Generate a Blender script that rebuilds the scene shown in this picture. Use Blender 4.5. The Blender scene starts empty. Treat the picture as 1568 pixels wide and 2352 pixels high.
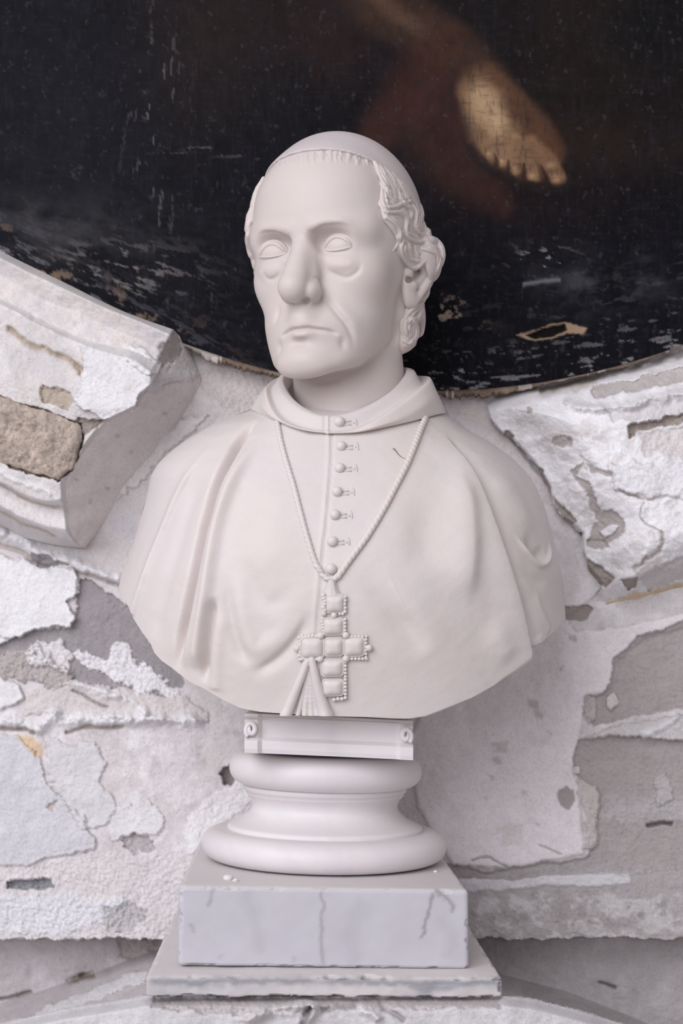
import bpy, bmesh, math, random
import numpy as np
from mathutils import Vector, Matrix
from mathutils.bvhtree import BVHTree

scene = bpy.context.scene
random.seed(7)
RNG = np.random.default_rng(7)

# ------------------------------------------------------------------ camera
FPX = 3267.0                                   # 50 mm lens on a 36 mm tall frame, 1568 x 2352
PITCH = math.atan2(312, FPX)
CAM = np.array([0.0, -1.45, 1.70])
cd = bpy.data.cameras.new('camera')
cd.sensor_fit = 'VERTICAL'; cd.sensor_height = 36.0; cd.sensor_width = 24.0
cd.lens = FPX * 36.0 / 2352.0
cd.clip_start = 0.05; cd.clip_end = 50
cd.dof.use_dof = True; cd.dof.focus_distance = 1.41; cd.dof.aperture_fstop = 7.1
cam = bpy.data.objects.new('camera', cd); scene.collection.objects.link(cam)
cam.location = CAM; cam.rotation_euler = (math.pi/2 + PITCH, 0, 0)
scene.camera = cam

# ------------------------------------------------------------------ light
world = bpy.data.worlds.new('world'); scene.world = world; world.use_nodes = True
bg = world.node_tree.nodes['Background']
bg.inputs['Color'].default_value = (0.98, 0.925, 0.96, 1); bg.inputs['Strength'].default_value = 0.285

def area(name, loc, target, sx, sy, power, color):
    ld = bpy.data.lights.new(name, 'AREA'); ld.shape = 'RECTANGLE'; ld.size = sx; ld.size_y = sy
    ld.energy = power; ld.color = color
    o = bpy.data.objects.new(name, ld); scene.collection.objects.link(o)
    o.location = loc
    o.rotation_euler = (Vector(target) - Vector(loc)).to_track_quat('-Z', 'Y').to_euler()
    return o
area('window_light', (-1.5, -2.85, 3.05), (0, 0.05, 1.7), 3.0, 2.6, 86, (0.95, 0.945, 1.0))

vs = scene.view_settings
scene.display_settings.display_device = 'sRGB'
vs.view_transform = 'Standard'; vs.look = 'None'; vs.gamma = 1.0; vs.use_curve_mapping = False
vs.exposure = 0.44

# ------------------------------------------------------------------ helpers: camera geometry of the survey
CP, SP = math.cos(PITCH), math.sin(PITCH)
def ray(px, py):
    u = (px-784.0)/FPX; v = (1176.0-py)/FPX
    return np.array([u, CP - v*SP, SP + v*CP])
def at(px, py, Y):
    """world point seen at photo position px,py whose depth is Y (metres)"""
    d = ray(px, py)
    return CAM + d*((Y-CAM[1])/d[1])
def at_arr(px, py, Y):
    px = np.asarray(px, float); py = np.asarray(py, float); Y = np.asarray(Y, float)
    u = (px-784.0)/FPX; v = (1176.0-py)/FPX
    dy = CP - v*SP; dz = SP + v*CP
    t = (Y-CAM[1])/dy
    return np.stack([CAM[0]+u*t, CAM[1]+dy*t, CAM[2]+dz*t], -1)

# ------------------------------------------------------------------ helpers: objects
def link(o):
    scene.collection.objects.link(o); return o
def mesh_obj(name, verts, faces, mat, parent=None, smooth=True, cols=None, colname='Col'):
    me = bpy.data.meshes.new(name)
    verts = np.asarray(verts, dtype=np.float64)
    if isinstance(faces, np.ndarray):
        n = faces.shape[1]; nf = len(faces)
        me.vertices.add(len(verts)); me.vertices.foreach_set('co', verts.ravel())
        me.loops.add(nf*n); me.loops.foreach_set('vertex_index', faces.astype(np.int32).ravel())
        me.polygons.add(nf)
        me.polygons.foreach_set('loop_start', np.arange(0, nf*n, n, dtype=np.int32))
        me.polygons.foreach_set('loop_total', np.full(nf, n, dtype=np.int32))
        me.update(calc_edges=True)
    else:
        me.from_pydata([tuple(v) for v in verts], [], [tuple(f) for f in faces]); me.update()
    me.validate()
    if cols is not None:
        a = me.color_attributes.new(colname, 'FLOAT_COLOR', 'POINT')
        c = np.ones((len(verts), 4), np.float32); c[:, :cols.shape[1]] = cols
        a.data.foreach_set('color', c.ravel())
    if smooth:
        me.polygons.foreach_set('use_smooth', np.ones(len(me.polygons), bool))
    o = bpy.data.objects.new(name, me); link(o)
    if mat: me.materials.append(mat)
    if parent is not None: o.parent = parent
    return o
def bm_obj(name, bm, mat, parent=None, smooth=True):
    me = bpy.data.meshes.new(name); bm.to_mesh(me); bm.free()
    if smooth: me.polygons.foreach_set('use_smooth', np.ones(len(me.polygons), bool))
    o = bpy.data.objects.new(name, me); link(o)
    if mat: me.materials.append(mat)
    if parent is not None: o.parent = parent
    return o
def tag(o, label=None, cat=None, group=None, kind=None):
    for k, v in (('label', label), ('category', cat), ('group', group), ('kind', kind)):
        if v: o[k] = v
    return o
def empty(name, loc):
    o = bpy.data.objects.new(name, None); link(o); o.location = loc; o.empty_display_size = .02; return o
def keep_parent(child, parent):
    child.parent = parent
    child.matrix_parent_inverse = Matrix.Translation(-Vector(parent.location))
    return child

# ------------------------------------------------------------------ helpers: volumes (signed distance on a grid -> surface)
class Vol:
    def __init__(s, lo, hi, h, big=40.0):
        s.lo = np.array(lo, float); s.h = h
        s.n = np.ceil((np.array(hi, float)-s.lo)/h).astype(int)+1
        s.ax = [s.lo[i]+h*np.arange(s.n[i]) for i in range(3)]
        s.d = np.full(tuple(s.n), big, np.float32)
    def _win(s, lo, hi):
        a = np.clip(np.floor((np.array(lo)-s.lo)/s.h).astype(int), 0, s.n)
        b = np.clip(np.ceil((np.array(hi)-s.lo)/s.h).astype(int)+1, 0, s.n)
        sl = tuple(slice(int(a[i]), int(b[i])) for i in range(3))
        g = [s.ax[0][sl[0]][:, None, None].astype(np.float32), s.ax[1][sl[1]][None, :, None].astype(np.float32), s.ax[2][sl[2]][None, None, :].astype(np.float32)]
        return sl, g
    def add(s, prim, k=0.0):
        f, lo, hi = prim; m = 2.2*k+6*s.h
        sl, g = s._win(np.array(lo)-m, np.array(hi)+m)
        a = s.d[sl]
        if a.size == 0: return
        b = f(*g)
        if k > 0:
            hh = np.maximum(k-np.abs(a-b), 0)/k
            s.d[sl] = np.minimum(a, b)-hh*hh*k*.25
        else: s.d[sl] = np.minimum(a, b)
    def cut(s, prim, k=0.0):
        f, lo, hi = prim; m = 2.2*k+6*s.h
        sl, g = s._win(np.array(lo)-m, np.array(hi)+m)
        a = s.d[sl]
        if a.size == 0: return
        b = -f(*g)
        if k > 0:
            hh = np.maximum(k-np.abs(a-b), 0)/k
            s.d[sl] = np.maximum(a, b)+hh*hh*k*.25
        else: s.d[sl] = np.maximum(a, b)
    def mesh(s):
        return surface_nets(s.d, s.lo, s.h)

def ell(c, r, rz=0.0, rx=0.0):
    c = np.array(c, np.float32); r = np.array(r, np.float32); m = float(r.max()) if (rz or rx) else r
    cz, sz, cx, sx = math.cos(rz), math.sin(rz), math.cos(rx), math.sin(rx)
    def f(X, Y, Z):
        x, y, z = X-c[0], Y-c[1], Z-c[2]
        if rz: x, y = cz*x+sz*y, -sz*x+cz*y
        if rx: y, z = cx*y+sx*z, -sx*y+cx*z
        k0 = np.sqrt((x/r[0])**2+(y/r[1])**2+(z/r[2])**2)
        k1 = np.sqrt((x/r[0]**2)**2+(y/r[1]**2)**2+(z/r[2]**2)**2)+1e-6
        return (k0*(k0-1)/k1).astype(np.float32)
    return f, c-m, c+m
def sph(c, r): return ell(c, (r, r, r))
def cone(a, b, ra, rb):
    a = np.array(a, np.float32); b = np.array(b, np.float32); ba = b-a; L = float(ba@ba)+1e-9
    def f(X, Y, Z):
        x, y, z = X-a[0], Y-a[1], Z-a[2]
        t = np.clip((x*ba[0]+y*ba[1]+z*ba[2])/L, 0, 1)
        return np.sqrt((x-t*ba[0])**2+(y-t*ba[1])**2+(z-t*ba[2])**2)-(ra+(rb-ra)*t)
    R = max(ra, rb)
    return f, np.minimum(a, b)-R, np.maximum(a, b)+R
def chain(v, pts, rads, k):
    for i in range(len(pts)-1): v.add(cone(pts[i], pts[i+1], rads[i], rads[i+1]), k)
def both(fn):
    for s in (-1, 1): fn(s)

def surface_nets(d, lo, h):
    n = d.shape; ins = d < 0
    c = np.zeros((n[0]-1, n[1]-1, n[2]-1), np.int8)
    for i in (0, 1):
        for j in (0, 1):
            for k in (0, 1):
                c += ins[i:n[0]-1+i, j:n[1]-1+j, k:n[2]-1+k]
    mix = (c > 0) & (c < 8); del c
    idx = np.full(mix.shape, -1, np.int32); ce = np.argwhere(mix); idx[mix] = np.arange(len(ce))
    corner = np.array([(i, j, k) for i in (0, 1) for j in (0, 1) for k in (0, 1)])
    val = np.stack([d[ce[:, 0]+q[0], ce[:, 1]+q[1], ce[:, 2]+q[2]] for q in corner], 1)
    acc = np.zeros((len(ce), 3)); cnt = np.zeros(len(ce))
    for a in range(8):
        for b in range(a+1, 8):
            if np.abs(corner[a]-corner[b]).sum() != 1: continue
            va, vb = val[:, a], val[:, b]; m = (va < 0) != (vb < 0)
            t = np.where(m, va/np.where(m, va-vb, 1), 0)
            acc += np.where(m[:, None], corner[a]+t[:, None]*(corner[b]-corner[a]), 0); cnt += m
    V = lo+h*(ce+acc/cnt[:, None])
    Q = []
    for axx in range(3):
        u, w = [(1, 2), (2, 0), (0, 1)][axx]
        s0 = [slice(None)]*3; s1 = [slice(None)]*3
        s0[axx] = slice(0, n[axx]-1); s1[axx] = slice(1, n[axx])
        A = ins[tuple(s0)]; B = ins[tuple(s1)]
        e = np.argwhere(A != B); flip = B[e[:, 0], e[:, 1], e[:, 2]]
        ok = (e[:, u] > 0) & (e[:, w] > 0) & (e[:, u] < n[u]-1) & (e[:, w] < n[w]-1)
        e = e[ok]; flip = flip[ok]
        def cell(du, dw):
            q = e.copy(); q[:, u] += du; q[:, w] += dw
            return idx[q[:, 0], q[:, 1], q[:, 2]]
        q = np.stack([cell(-1, -1), cell(0, -1), cell(0, 0), cell(-1, 0)], 1)
        q[flip] = q[flip][:, ::-1]
        Q.append(q)
    return V, np.concatenate(Q)

def vnormals(V, Q):
    fn = np.cross(V[Q[:, 2]]-V[Q[:, 0]], V[Q[:, 3 % Q.shape[1]]]-V[Q[:, 1]]) if Q.shape[1] == 4 else np.cross(V[Q[:, 1]]-V[Q[:, 0]], V[Q[:, 2]]-V[Q[:, 0]])
    N = np.zeros_like(V)
    for i in range(Q.shape[1]):
        for a in range(3): N[:, a] += np.bincount(Q[:, i], fn[:, a], len(V))
    return N/(np.linalg.norm(N, axis=1, keepdims=True)+1e-12)
def relax(V, Q, it=2, lam=.5):
    e = np.concatenate([Q[:, [i, (i+1) % Q.shape[1]]] for i in range(Q.shape[1])])
    deg = np.bincount(e.ravel(), minlength=len(V)).astype(float)[:, None]+1e-9
    for _ in range(it):
        S = np.zeros_like(V)
        for a in range(3):
            S[:, a] = np.bincount(e[:, 0], V[e[:, 1], a], len(V))+np.bincount(e[:, 1], V[e[:, 0], a], len(V))
        V = V+lam*(S/deg-V)
    return V

def catmull(pts, n=8):
    p = np.asarray(pts, float); P = np.vstack([2*p[0]-p[1], p, 2*p[-1]-p[-2]]); out = []
    for i in range(1, len(P)-2):
        for t in np.linspace(0, 1, n, endpoint=False):
            a, b, c, d = P[i-1], P[i], P[i+1], P[i+2]
            out.append(.5*((2*b)+(c-a)*t+(2*a-5*b+4*c-d)*t*t+(3*b-a-3*c+d)*t**3))
    out.append(P[-2]); return np.array(out)

def poly_dist(V, L):
    """distance of points V to polyline L, with the nearest parameter (0..1) and signed side vector"""
    best = np.full(len(V), 1e9); par = np.zeros(len(V)); near = np.zeros_like(V); tan = np.zeros_like(V)
    m = len(L)-1
    for i in range(m):
        a, b = L[i], L[i+1]; ba = b-a; l2 = ba@ba+1e-18
        t = np.clip((V-a)@ba/l2, 0, 1); q = a+t[:, None]*ba
        dd = np.linalg.norm(V-q, axis=1); s = dd < best
        best[s] = dd[s]; par[s] = (i+t[s])/m; near[s] = q[s]; tan[s] = ba/math.sqrt(l2)
    return best, par, near, tan

class Sculpt:
    """brush strokes along polylines lying on a surface"""
    def __init__(s, V, Q, rest=False):
        s.V = V; s.Q = Q; s.rest = rest; s.refresh(); s.V0 = V.copy(); s.N0 = s.N.copy(); s.b0 = s.bvh
    def refresh(s):
        s.N = vnormals(s.V, s.Q)
        s.bvh = BVHTree.FromPolygons(s.V.tolist(), s.Q.tolist())
    def hit(s, px, py):
        r = s.bvh.ray_cast(Vector(CAM), Vector(ray(px, py)).normalized())
        return None if r[0] is None else np.array(r[0])
    def hit0(s, px, py):                         # on the smooth form before any fold was cut
        r = s.b0.ray_cast(Vector(CAM), Vector(ray(px, py)).normalized())
        return None if r[0] is None else np.array(r[0])
    def path(s, pts, n=6):
        L = []
        for px, py in catmull(pts, n):
            h = s.hit0(px, py) if s.rest else s.hit(px, py)
            if h is not None: L.append(h)
        return np.array(L)
    def stroke(s, pts, amp, w, wl=None, fade=.2, n=6, step=0.0, fade0=None, sharp=2.0):
        """amp: raise (+) or carve (-) in metres; w width right of the stroke, wl width left; step: one-sided lift"""
        L = s.path(pts, n)
        if len(L) < 2: return
        wl = wl or w; R = 3*max(w, wl)
        V, N_ = (s.V0, s.N0) if s.rest else (s.V, s.N)
        box = np.all((V > L.min(0)-R) & (V < L.max(0)+R), axis=1)
        ii = np.where(box)[0]
        if len(ii) == 0: return
        d, par, near, tan = poly_dist(V[ii], L)
        side = np.einsum('ij,ij->i', np.cross(tan, N_[ii]), V[ii]-near)
        ww = np.where(side > 0, w, wl)
        g = np.exp(-(d/ww)**sharp)
        f0 = fade if fade0 is None else fade0
        fa = np.ones(len(ii))
        if f0 > 0: fa *= np.clip(par/f0, 0, 1)
        if fade > 0: fa *= np.clip((1-par)/fade, 0, 1)
        fa = fa*fa*(3-2*fa)
        if step:
            # full lift on the left edge falling sharply to nothing on the right
            g = np.where(side > 0, np.exp(-(d/w)**2), np.exp(-(d/wl)**2))*np.sign(amp)
            s.V[ii] += s.N[ii]*(abs(amp)*g*fa)[:, None]
        else:
            s.V[ii] += N_[ii]*(amp*g*fa)[:, None]
    def blob(s, px, py, amp, rx):
        h = s.hit(px, py)
        if h is None: return
        d = np.linalg.norm(s.V-h, axis=1); ii = np.where(d < 3*rx)[0]
        s.V[ii] += s.N[ii]*(amp*np.exp(-(d[ii]/rx)**2))[:, None]

# ------------------------------------------------------------------ helpers: noise on points
def hash3(ix, iy, iz, seed):
    n = (ix.astype(np.int64)*374761393+iy.astype(np.int64)*668265263+iz.astype(np.int64)*2147483647+seed*974711) & 0xffffffff
    n = ((n ^ (n >> 13))*1274126177) & 0xffffffff
    n = (n ^ (n >> 16)) & 0xffffff
    return n.astype(np.float64)/0xffffff
def vnoise(x, y, z=None, seed=0):
    if z is None: z = np.zeros_like(x)
    x0, y0, z0 = np.floor(x), np.floor(y), np.floor(z)
    fx, fy, fz = x-x0, y-y0, z-z0
    fx, fy, fz = (f*f*f*(f*(f*6-15)+10) for f in (fx, fy, fz))
    r = 0
    for i in (0, 1):
        for j in (0, 1):
            for k in (0, 1):
                w = (fx if i else 1-fx)*(fy if j else 1-fy)*(fz if k else 1-fz)
                r = r+w*hash3(x0+i, y0+j, z0+k, seed)
    return r*2-1
def fbm(x, y, z=None, oct=4, seed=0, gain=.5):
    a, s, r = 1.0, 0.0, 0
    for o in range(oct):
        r = r+a*vnoise(x*2**o+17.3*o, y*2**o-9.1*o, None if z is None else z*2**o, seed+o*31); s += a; a *= gain
    return r/s
def smooth01(a, b, x):
    t = np.clip((x-a)/(b-a), 0, 1); return t*t*(3-2*t)

# ------------------------------------------------------------------ materials
def nodes_of(name):
    m = bpy.data.materials.new(name); m.use_nodes = True
    nt = m.node_tree; p = nt.nodes['Principled BSDF']
    return m, nt, p
def N(nt, t, **kw):
    n = nt.nodes.new(t)
    for k, v in kw.items(): setattr(n, k, v)
    return n
def ramp(nt, stops):
    r = N(nt, 'ShaderNodeValToRGB'); e = r.color_ramp.elements
    while len(e) < len(stops): e.new(.5)
    for q, (pos, c) in zip(e, stops): q.position = pos; q.color = (*c, 1) if len(c) == 3 else c
    return r
def marble(name, base, warm, vein=None, vein_amt=0.0, rough=.48, sss=.25, bump=.12, grain=900.0, dust=0.0, sscale=.006):
    m, nt, p = nodes_of(name); L = nt.links.new
    tc = N(nt, 'ShaderNodeTexCoord')
    n1 = N(nt, 'ShaderNodeTexNoise'); n1.inputs['Scale'].default_value = 9; n1.inputs['Detail'].default_value = 5
    L(tc.outputs['Object'], n1.inputs['Vector'])
    r1 = ramp(nt, [(.35, base), (.68, warm)]); L(n1.outputs['Fac'], r1.inputs['Fac'])
    col = r1.outputs['Color']
    if vein:
        w = N(nt, 'ShaderNodeTexNoise'); w.inputs['Scale'].default_value = 3.2; w.inputs['Detail'].default_value = 7; w.inputs['Distortion'].default_value = 1.2
        L(tc.outputs['Object'], w.inputs['Vector'])
        rr = ramp(nt, [(.44, (0, 0, 0)), (.5, (1, 1, 1)), (.56, (0, 0, 0))]); L(w.outputs['Fac'], rr.inputs['Fac'])
        mu = N(nt, 'ShaderNodeMath', operation='MULTIPLY'); mu.inputs[1].default_value = vein_amt; L(rr.outputs['Color'], mu.inputs[0])
        mx = N(nt, 'ShaderNodeMix', data_type='RGBA'); L(mu.outputs[0], mx.inputs[0]); L(col, mx.inputs[6]); mx.inputs[7].default_value = (*vein, 1)
        col = mx.outputs[2]
    if dust:
        g = N(nt, 'ShaderNodeNewGeometry'); sx = N(nt, 'ShaderNodeSeparateXYZ'); L(g.outputs['Normal'], sx.inputs[0])
        rr = ramp(nt, [(.55, (0, 0, 0)), (.9, (1, 1, 1))]); L(sx.outputs['Z'], rr.inputs['Fac'])
        mu = N(nt, 'ShaderNodeMath', operation='MULTIPLY'); mu.inputs[1].default_value = dust; L(rr.outputs['Color'], mu.inputs[0])
        mx = N(nt, 'ShaderNodeMix', data_type='RGBA'); L(mu.outputs[0], mx.inputs[0]); L(col, mx.inputs[6]); mx.inputs[7].default_value = (.70, .66, .65, 1)
        col = mx.outputs[2]
    L(col, p.inputs['Base Color'])
    p.inputs['Roughness'].default_value = rough
    p.inputs['Specular IOR Level'].default_value = .35
    p.inputs['Subsurface Weight'].default_value = sss
    p.inputs['Subsurface Radius'].default_value = (1.0, .52, .26)
    p.inputs['Subsurface Scale'].default_value = sscale
    n2 = N(nt, 'ShaderNodeTexNoise'); n2.inputs['Scale'].default_value = grain; n2.inputs['Detail'].default_value = 3
    L(tc.outputs['Object'], n2.inputs['Vector'])
    n3 = N(nt, 'ShaderNodeTexNoise'); n3.inputs['Scale'].default_value = 60; n3.inputs['Detail'].default_value = 3
    L(tc.outputs['Object'], n3.inputs['Vector'])
    ad = N(nt, 'ShaderNodeMath', operation='ADD'); L(n2.outputs['Fac'], ad.inputs[0]); L(n3.outputs['Fac'], ad.inputs[1])
    b = N(nt, 'ShaderNodeBump'); b.inputs['Strength'].default_value = bump; b.inputs['Distance'].default_value = .0012
    L(ad.outputs[0], b.inputs['Height']); L(b.outputs[0], p.inputs['Normal'])
    return m
M_FACE = marble('carved_marble', (.625, .56, .545), (.64, .57, .535), bump=.12, sss=.35)
M_CLOTH = marble('carved_marble_cloth', (.71, .655, .65), (.70, .64, .61), bump=.25, sss=.45, sscale=.006)
M_TRIM = marble('carved_marble_trim', (.71, .655, .645), (.70, .64, .61), bump=.08, sss=.12, sscale=.003)
M_CAP = marble('pitted_marble', (.60, .54, .55), (.61, .55, .55), bump=.3, grain=1500)
M_BASE = marble('white_marble', (.79, .75, .765), (.77, .725, .715), vein=(.62, .61, .64), vein_amt=.3, bump=.10, dust=.5)
M_BLOCK = marble('veined_marble', (.56, .545, .59), (.53, .515, .56), vein=(.60, .60, .64), vein_amt=.35, bump=.08, dust=.9)

#@@BUST
# ================================================================== THE BUST
# ------------------------------------------------------------------ head (local millimetres: x to the viewer's right, -y forward, z up)
PSI = math.radians(-23); PITH = math.radians(3)
RM = np.array(Matrix.Rotation(PSI, 3, 'Z') @ Matrix.Rotation(PITH, 3, 'X'))
_ln = RM @ np.array([0, -.095, 0])
HO = at(692, 545, 0.02+_ln[1]) - _ln           # origin of the head frame
def h2w(p): return (np.asarray(p, float)*.001) @ RM.T + HO
def w2h(p): return ((np.asarray(p, float)-HO) @ RM)*1000
def hl(px, py, ly):                             # photo position + local depth -> local mm
    o = w2h(CAM); d = RM.T @ ray(px, py)
    return o + d*((ly-o[1])/d[1])

bust = empty('marble_bust', at(752, 1646, 0.02))
tag(bust, 'white marble bust of an elderly cleric in skullcap and buttoned cape on moulded round socle', 'bust')
mm = .001

def cap_edge(Y): return 90-.30*(Y+78)-.0025*np.maximum(Y+78, 0)**2
# horizontal sections of the face below the eyes: z, half width, front, back
FACE = np.array([(30, 78, -92, 60), (5, 78, -91, 60), (-20, 73, -86, 55), (-40, 69, -86, 45), (-60, 66.5, -87, 35), (-80, 64, -91, 25),
                 (-100, 59, -93, 20), (-122, 50, -97, 15), (-136, 42, -98, 10), (-150, 34, -94, 10)], float)[::-1]
def face_loft(p=2.35):
    zz, aa, ff, bb = FACE.T
    def f(X, Y, Z):
        z1 = Z.ravel()
        gz = np.linspace(zz[0]-30, zz[-1]+30, 400); ker = np.exp(-np.linspace(-2, 2, 41)**2); ker /= ker.sum()
        def sm(q): return np.interp(z1, gz[20:-20], np.convolve(np.interp(gz, zz, q), ker, 'valid'))[None, None, :]
        a, fr, bk = sm(aa), sm(ff), sm(bb)
        cy = (fr+bk)/2; b = (bk-fr)/2
        r = (np.abs(X/a)**p+np.abs((Y-cy)/b)**p)**(1/p)
        d = (r-1)*np.minimum(a, b)
        jaw = (-139+np.clip(Y+95, -20, 50)*.26+np.maximum(Y+50, 0)*.62) - Z     # underside of the jaw rises to the ear
        hh = np.maximum(14-np.abs(d-jaw), 0)/14
        d = np.maximum(d, jaw)+hh*hh*14*.25
        t = Z-22; hh = np.maximum(26-np.abs(d-t), 0)/26
        return (np.maximum(d, t)+hh*hh*26*.25).astype(np.float32)
    return f, np.array([-85, -105, -150]), np.array([85, 65, 30])

def add_head(v):
    A = v.add
    A(ell((0, 4, 32), (84.5, 98, 96)))                              # cranium
    A(ell((0, -56, 40), (63, 40, 52)), 22)                          # forehead
    A(face_loft(), 24)
    for s in (-1, 1):
        A(sph((s*46, -52, -34), 24), 18)                            # cheekbone
        A(cone((s*67, 6, -22), (s*62, 12, -92), 10, 9), 9)           # before the ear
        A(cone((s*10, -88, 7), (s*44, -78, 11), 7, 7), 14)          # brow
        A(sph((s*54, -66, 8), 12), 14)
    A(ell((0, -66, -93), (38, 36, 26)), 14)                         # mouth barrel
    A(ell((-4, -86, -124), (25, 18, 14)), 12)                       # chin
    A(cone((0, 12, -70), (4, 26, -235), 57, 63), 16)                # neck
    v.cut(ell((31, -101, -6), (21, 26, 14)), 9)                     # eye sockets
    v.cut(ell((-37, -99, -4), (22, 26, 14)), 9)
    v.cut(ell((17, -97, -7), (7.5, 18, 10)), 8); v.cut(ell((-19, -97, -6), (7.5, 18, 10)), 8)
    chain(v, [(0, -88, 4), (0, -94.5, -14), (-1, -101, -28), (-1.5, -107, -41), (-2, -112, -52)], [8, 8.8, 10.2, 12, 13.6], 7)
    A(sph((-2, -114, -54), 13.8), 6)
    for s in (-1, 1):
        A(cone((s*6, -88, -18), (s*10.5, -96, -48), 8, 8), 9)
        A(ell((13, -101, -57), (9.0, 13, 9.5)) if s > 0 else ell((-12.5, -99.5, -57), (8, 12, 9)), 3.6)
    A(cone((0, -90, -68), (0, -94, -82), 12, 12), 10)
    for s in (-1, 1):
        v.cut(ell((s*9.5-.5, -106, -66.5), (4.4, 7.5, 3.6), rz=s*.3), 1.5)
    for cx, cz in EYES: 
        A(ell((cx, -69.5, cz), (18.5, 15.2, 14.5)), 3)              # the ball under the lids
        A(ell((cx, -70, cz-18), (19.5, 15.4, 12)), 5)                 # lower lid and bag
EYES = ((33, -9), (-38.5, -8))
def make_head():
    v = Vol((-105, -140, -215), (105, 110, 140), 1.05)
    add_head(v)
    V, Q = v.mesh()
    V = relax(V, Q, 2, .35)
    return h2w(V), Q
HV, HQ = make_head()
S = Sculpt(HV, HQ)
# mouth: downturned closed line, full lower lip, groove over the chin
S.stroke([(656, 756), (672, 748), (690, 746), (706, 744), (740, 749), (770, 757)], .8*mm, 4*mm, fade=.3)
S.stroke([(662, 768), (683, 769), (703, 767), (735, 765)], 3.2*mm, 4.6*mm, fade=.4)
S.refresh()
S.stroke([(645, 777), (655, 765), (670, 758), (690, 756), (706, 754), (725, 756), (755, 760), (781, 770)], -3.4*mm, 1.8*mm, fade=.12)
S.stroke([(662, 783), (686, 787), (714, 782)], -3.2*mm, 4*mm, fade=.45)
S.blob(690, 816, .8*mm, 14*mm)
S.refresh()
# nasolabial folds, marionette lines
S.stroke([(738, 662), (754, 693), (775, 719), (796, 745), (809, 775), (812, 808)], -2.7*mm, 3.2*mm, fade=.45)
S.stroke([(752, 665), (774, 698), (797, 722), (818, 750), (828, 780)], 1.5*mm, 7*mm, fade=.35)
S.stroke([(781, 768), (787, 788), (789, 812)], -1.9*mm, 4*mm, fade=.5)
S.stroke([(646, 690), (635, 724), (630, 752)], -2.8*mm, 3.4*mm, fade=.45)
S.stroke([(645, 776), (642, 797), (647, 818)], -1.9*mm, 4*mm, fade=.5)
S.refresh()
# bags below the eyes
S.stroke([(740, 604), (762, 626), (796, 637), (822, 622), (830, 596)], -1.5*mm, 2.6*mm, fade=.3)
S.stroke([(752, 600), (775, 610), (800, 610), (818, 598)], .8*mm, 4*mm, fade=.3)
S.stroke([(600, 612), (610, 637), (628, 640), (650, 620)], -1.4*mm, 2.5*mm, fade=.3)
# brow edges, wing of the nose
S.stroke([(715, 640), (729, 638), (738, 652), (741, 670), (737, 688)], -1.3*mm, 2.0*mm, fade=.3)
S.refresh()
S.stroke([(713, 535), (722, 521), (742, 511), (782, 508), (818, 518)], 1.9*mm, 2.2*mm, wl=5*mm, fade=.3)
S.stroke([(584, 538), (606, 526), (634, 526), (658, 535), (672, 550)], 1.9*mm, 2.2*mm, wl=5*mm, fade=.3)
S.refresh()
S.stroke([(926, 720), (908, 774), (870, 812), (825, 843), (763, 858), (720, 868)], -1.8*mm, 4*mm, fade=.3)
S.stroke([(676, 872), (720, 882), (770, 872), (820, 858)], -.8*mm, 3*mm, fade=.4)
S.refresh(); _rg = random.Random(5)
for i in range(46):                                                  # short combed fringe under the cap
    x0 = 636+i*4.7+_rg.uniform(-2, 2); yt = 345+.0016*(x0-765)**2; wv = _rg.choice((-1, 1))*_rg.uniform(3, 6); ln = _rg.uniform(22, 36)*(1 if x0 > 690 else .75)
    S.stroke([(x0, yt), (x0+wv, yt+ln*.35), (x0+wv*.2, yt+ln*.7), (x0+wv*.9, yt+ln)], _rg.choice((.75, .75, -.5))*mm, 1.15*mm, fade=.5, fade0=.02, n=4)
head = keep_parent(mesh_obj('head', S.V, S.Q, M_FACE), bust)

# ------------------------------------------------------------------ eyes: blank balls between thick carved lids
def make_eye(cx, cz, xi, xo):
    s = 1 if cx > 0 else -1
    v = Vol((min(xi, xo)-6, -92, cz-14), (max(xi, xo)+6, -62, cz+17), .45)
    def on(x, z, g):
        q = 1-((x-cx)/18.8)**2-((z-cz)/15.2)**2
        return (x, -69.5-(16.0*math.sqrt(max(q, .05))+g), z)
    v.add(ell((cx, -69.5, cz), (18.8, 16.0, 15.2)))
    up = [(xi, cz-2.2), (cx-s*11.5, cz+2.2), (cx-s*6, cz+6.6), (cx+s*.5, cz+8.2), (cx+s*7, cz+6.4), (cx+s*12, cz+2), (xo, cz-2.6)]
    up2 = [(xi-s*1, cz-1), (cx-s*12, cz+5.2), (cx-s*6, cz+9.8), (cx+s*.5, cz+11.2), (cx+s*7.5, cz+9.6), (cx+s*13, cz+5), (xo+s*1, cz-1.6)]
    lo = [(xi, cz-2.4), (cx-s*8, cz-4.6), (cx, cz-5.4), (cx+s*8, cz-4.6), (xo, cz-2.8)]
    U = catmull(up, 4); R = np.minimum(1.9, .7+5*np.minimum(np.linspace(0, 1, len(U)), np.linspace(1, 0, len(U))))
    chain(v, [on(x, z, .5) for x, z in U], R.tolist(), .5)
    chain(v, [on(x, z, -.5) for x, z in catmull(up2, 4)], (R*.95).tolist(), 1.6)
    L2 = catmull(lo, 4)
    chain(v, [on(x, z, .25) for x, z in L2], [.85]*len(L2), .3)
    X, Y, Z = np.meshgrid(*v.ax, indexing='ij', sparse=True)
    v.d = np.maximum(v.d, (cz-6.6-Z+0*X+0*Y).astype(np.float32))
    V, Q = v.mesh(); V = relax(V, Q, 2, .4)
    return h2w(V), Q
for cx, cz, xi, xo in ((33, -9, 18.8, 47.5), (-38.5, -8, -23.5, -55)):
    EV, EQ = make_eye(cx, cz, xi, xo); keep_parent(mesh_obj('eye', EV, EQ, M_FACE), bust)

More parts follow.
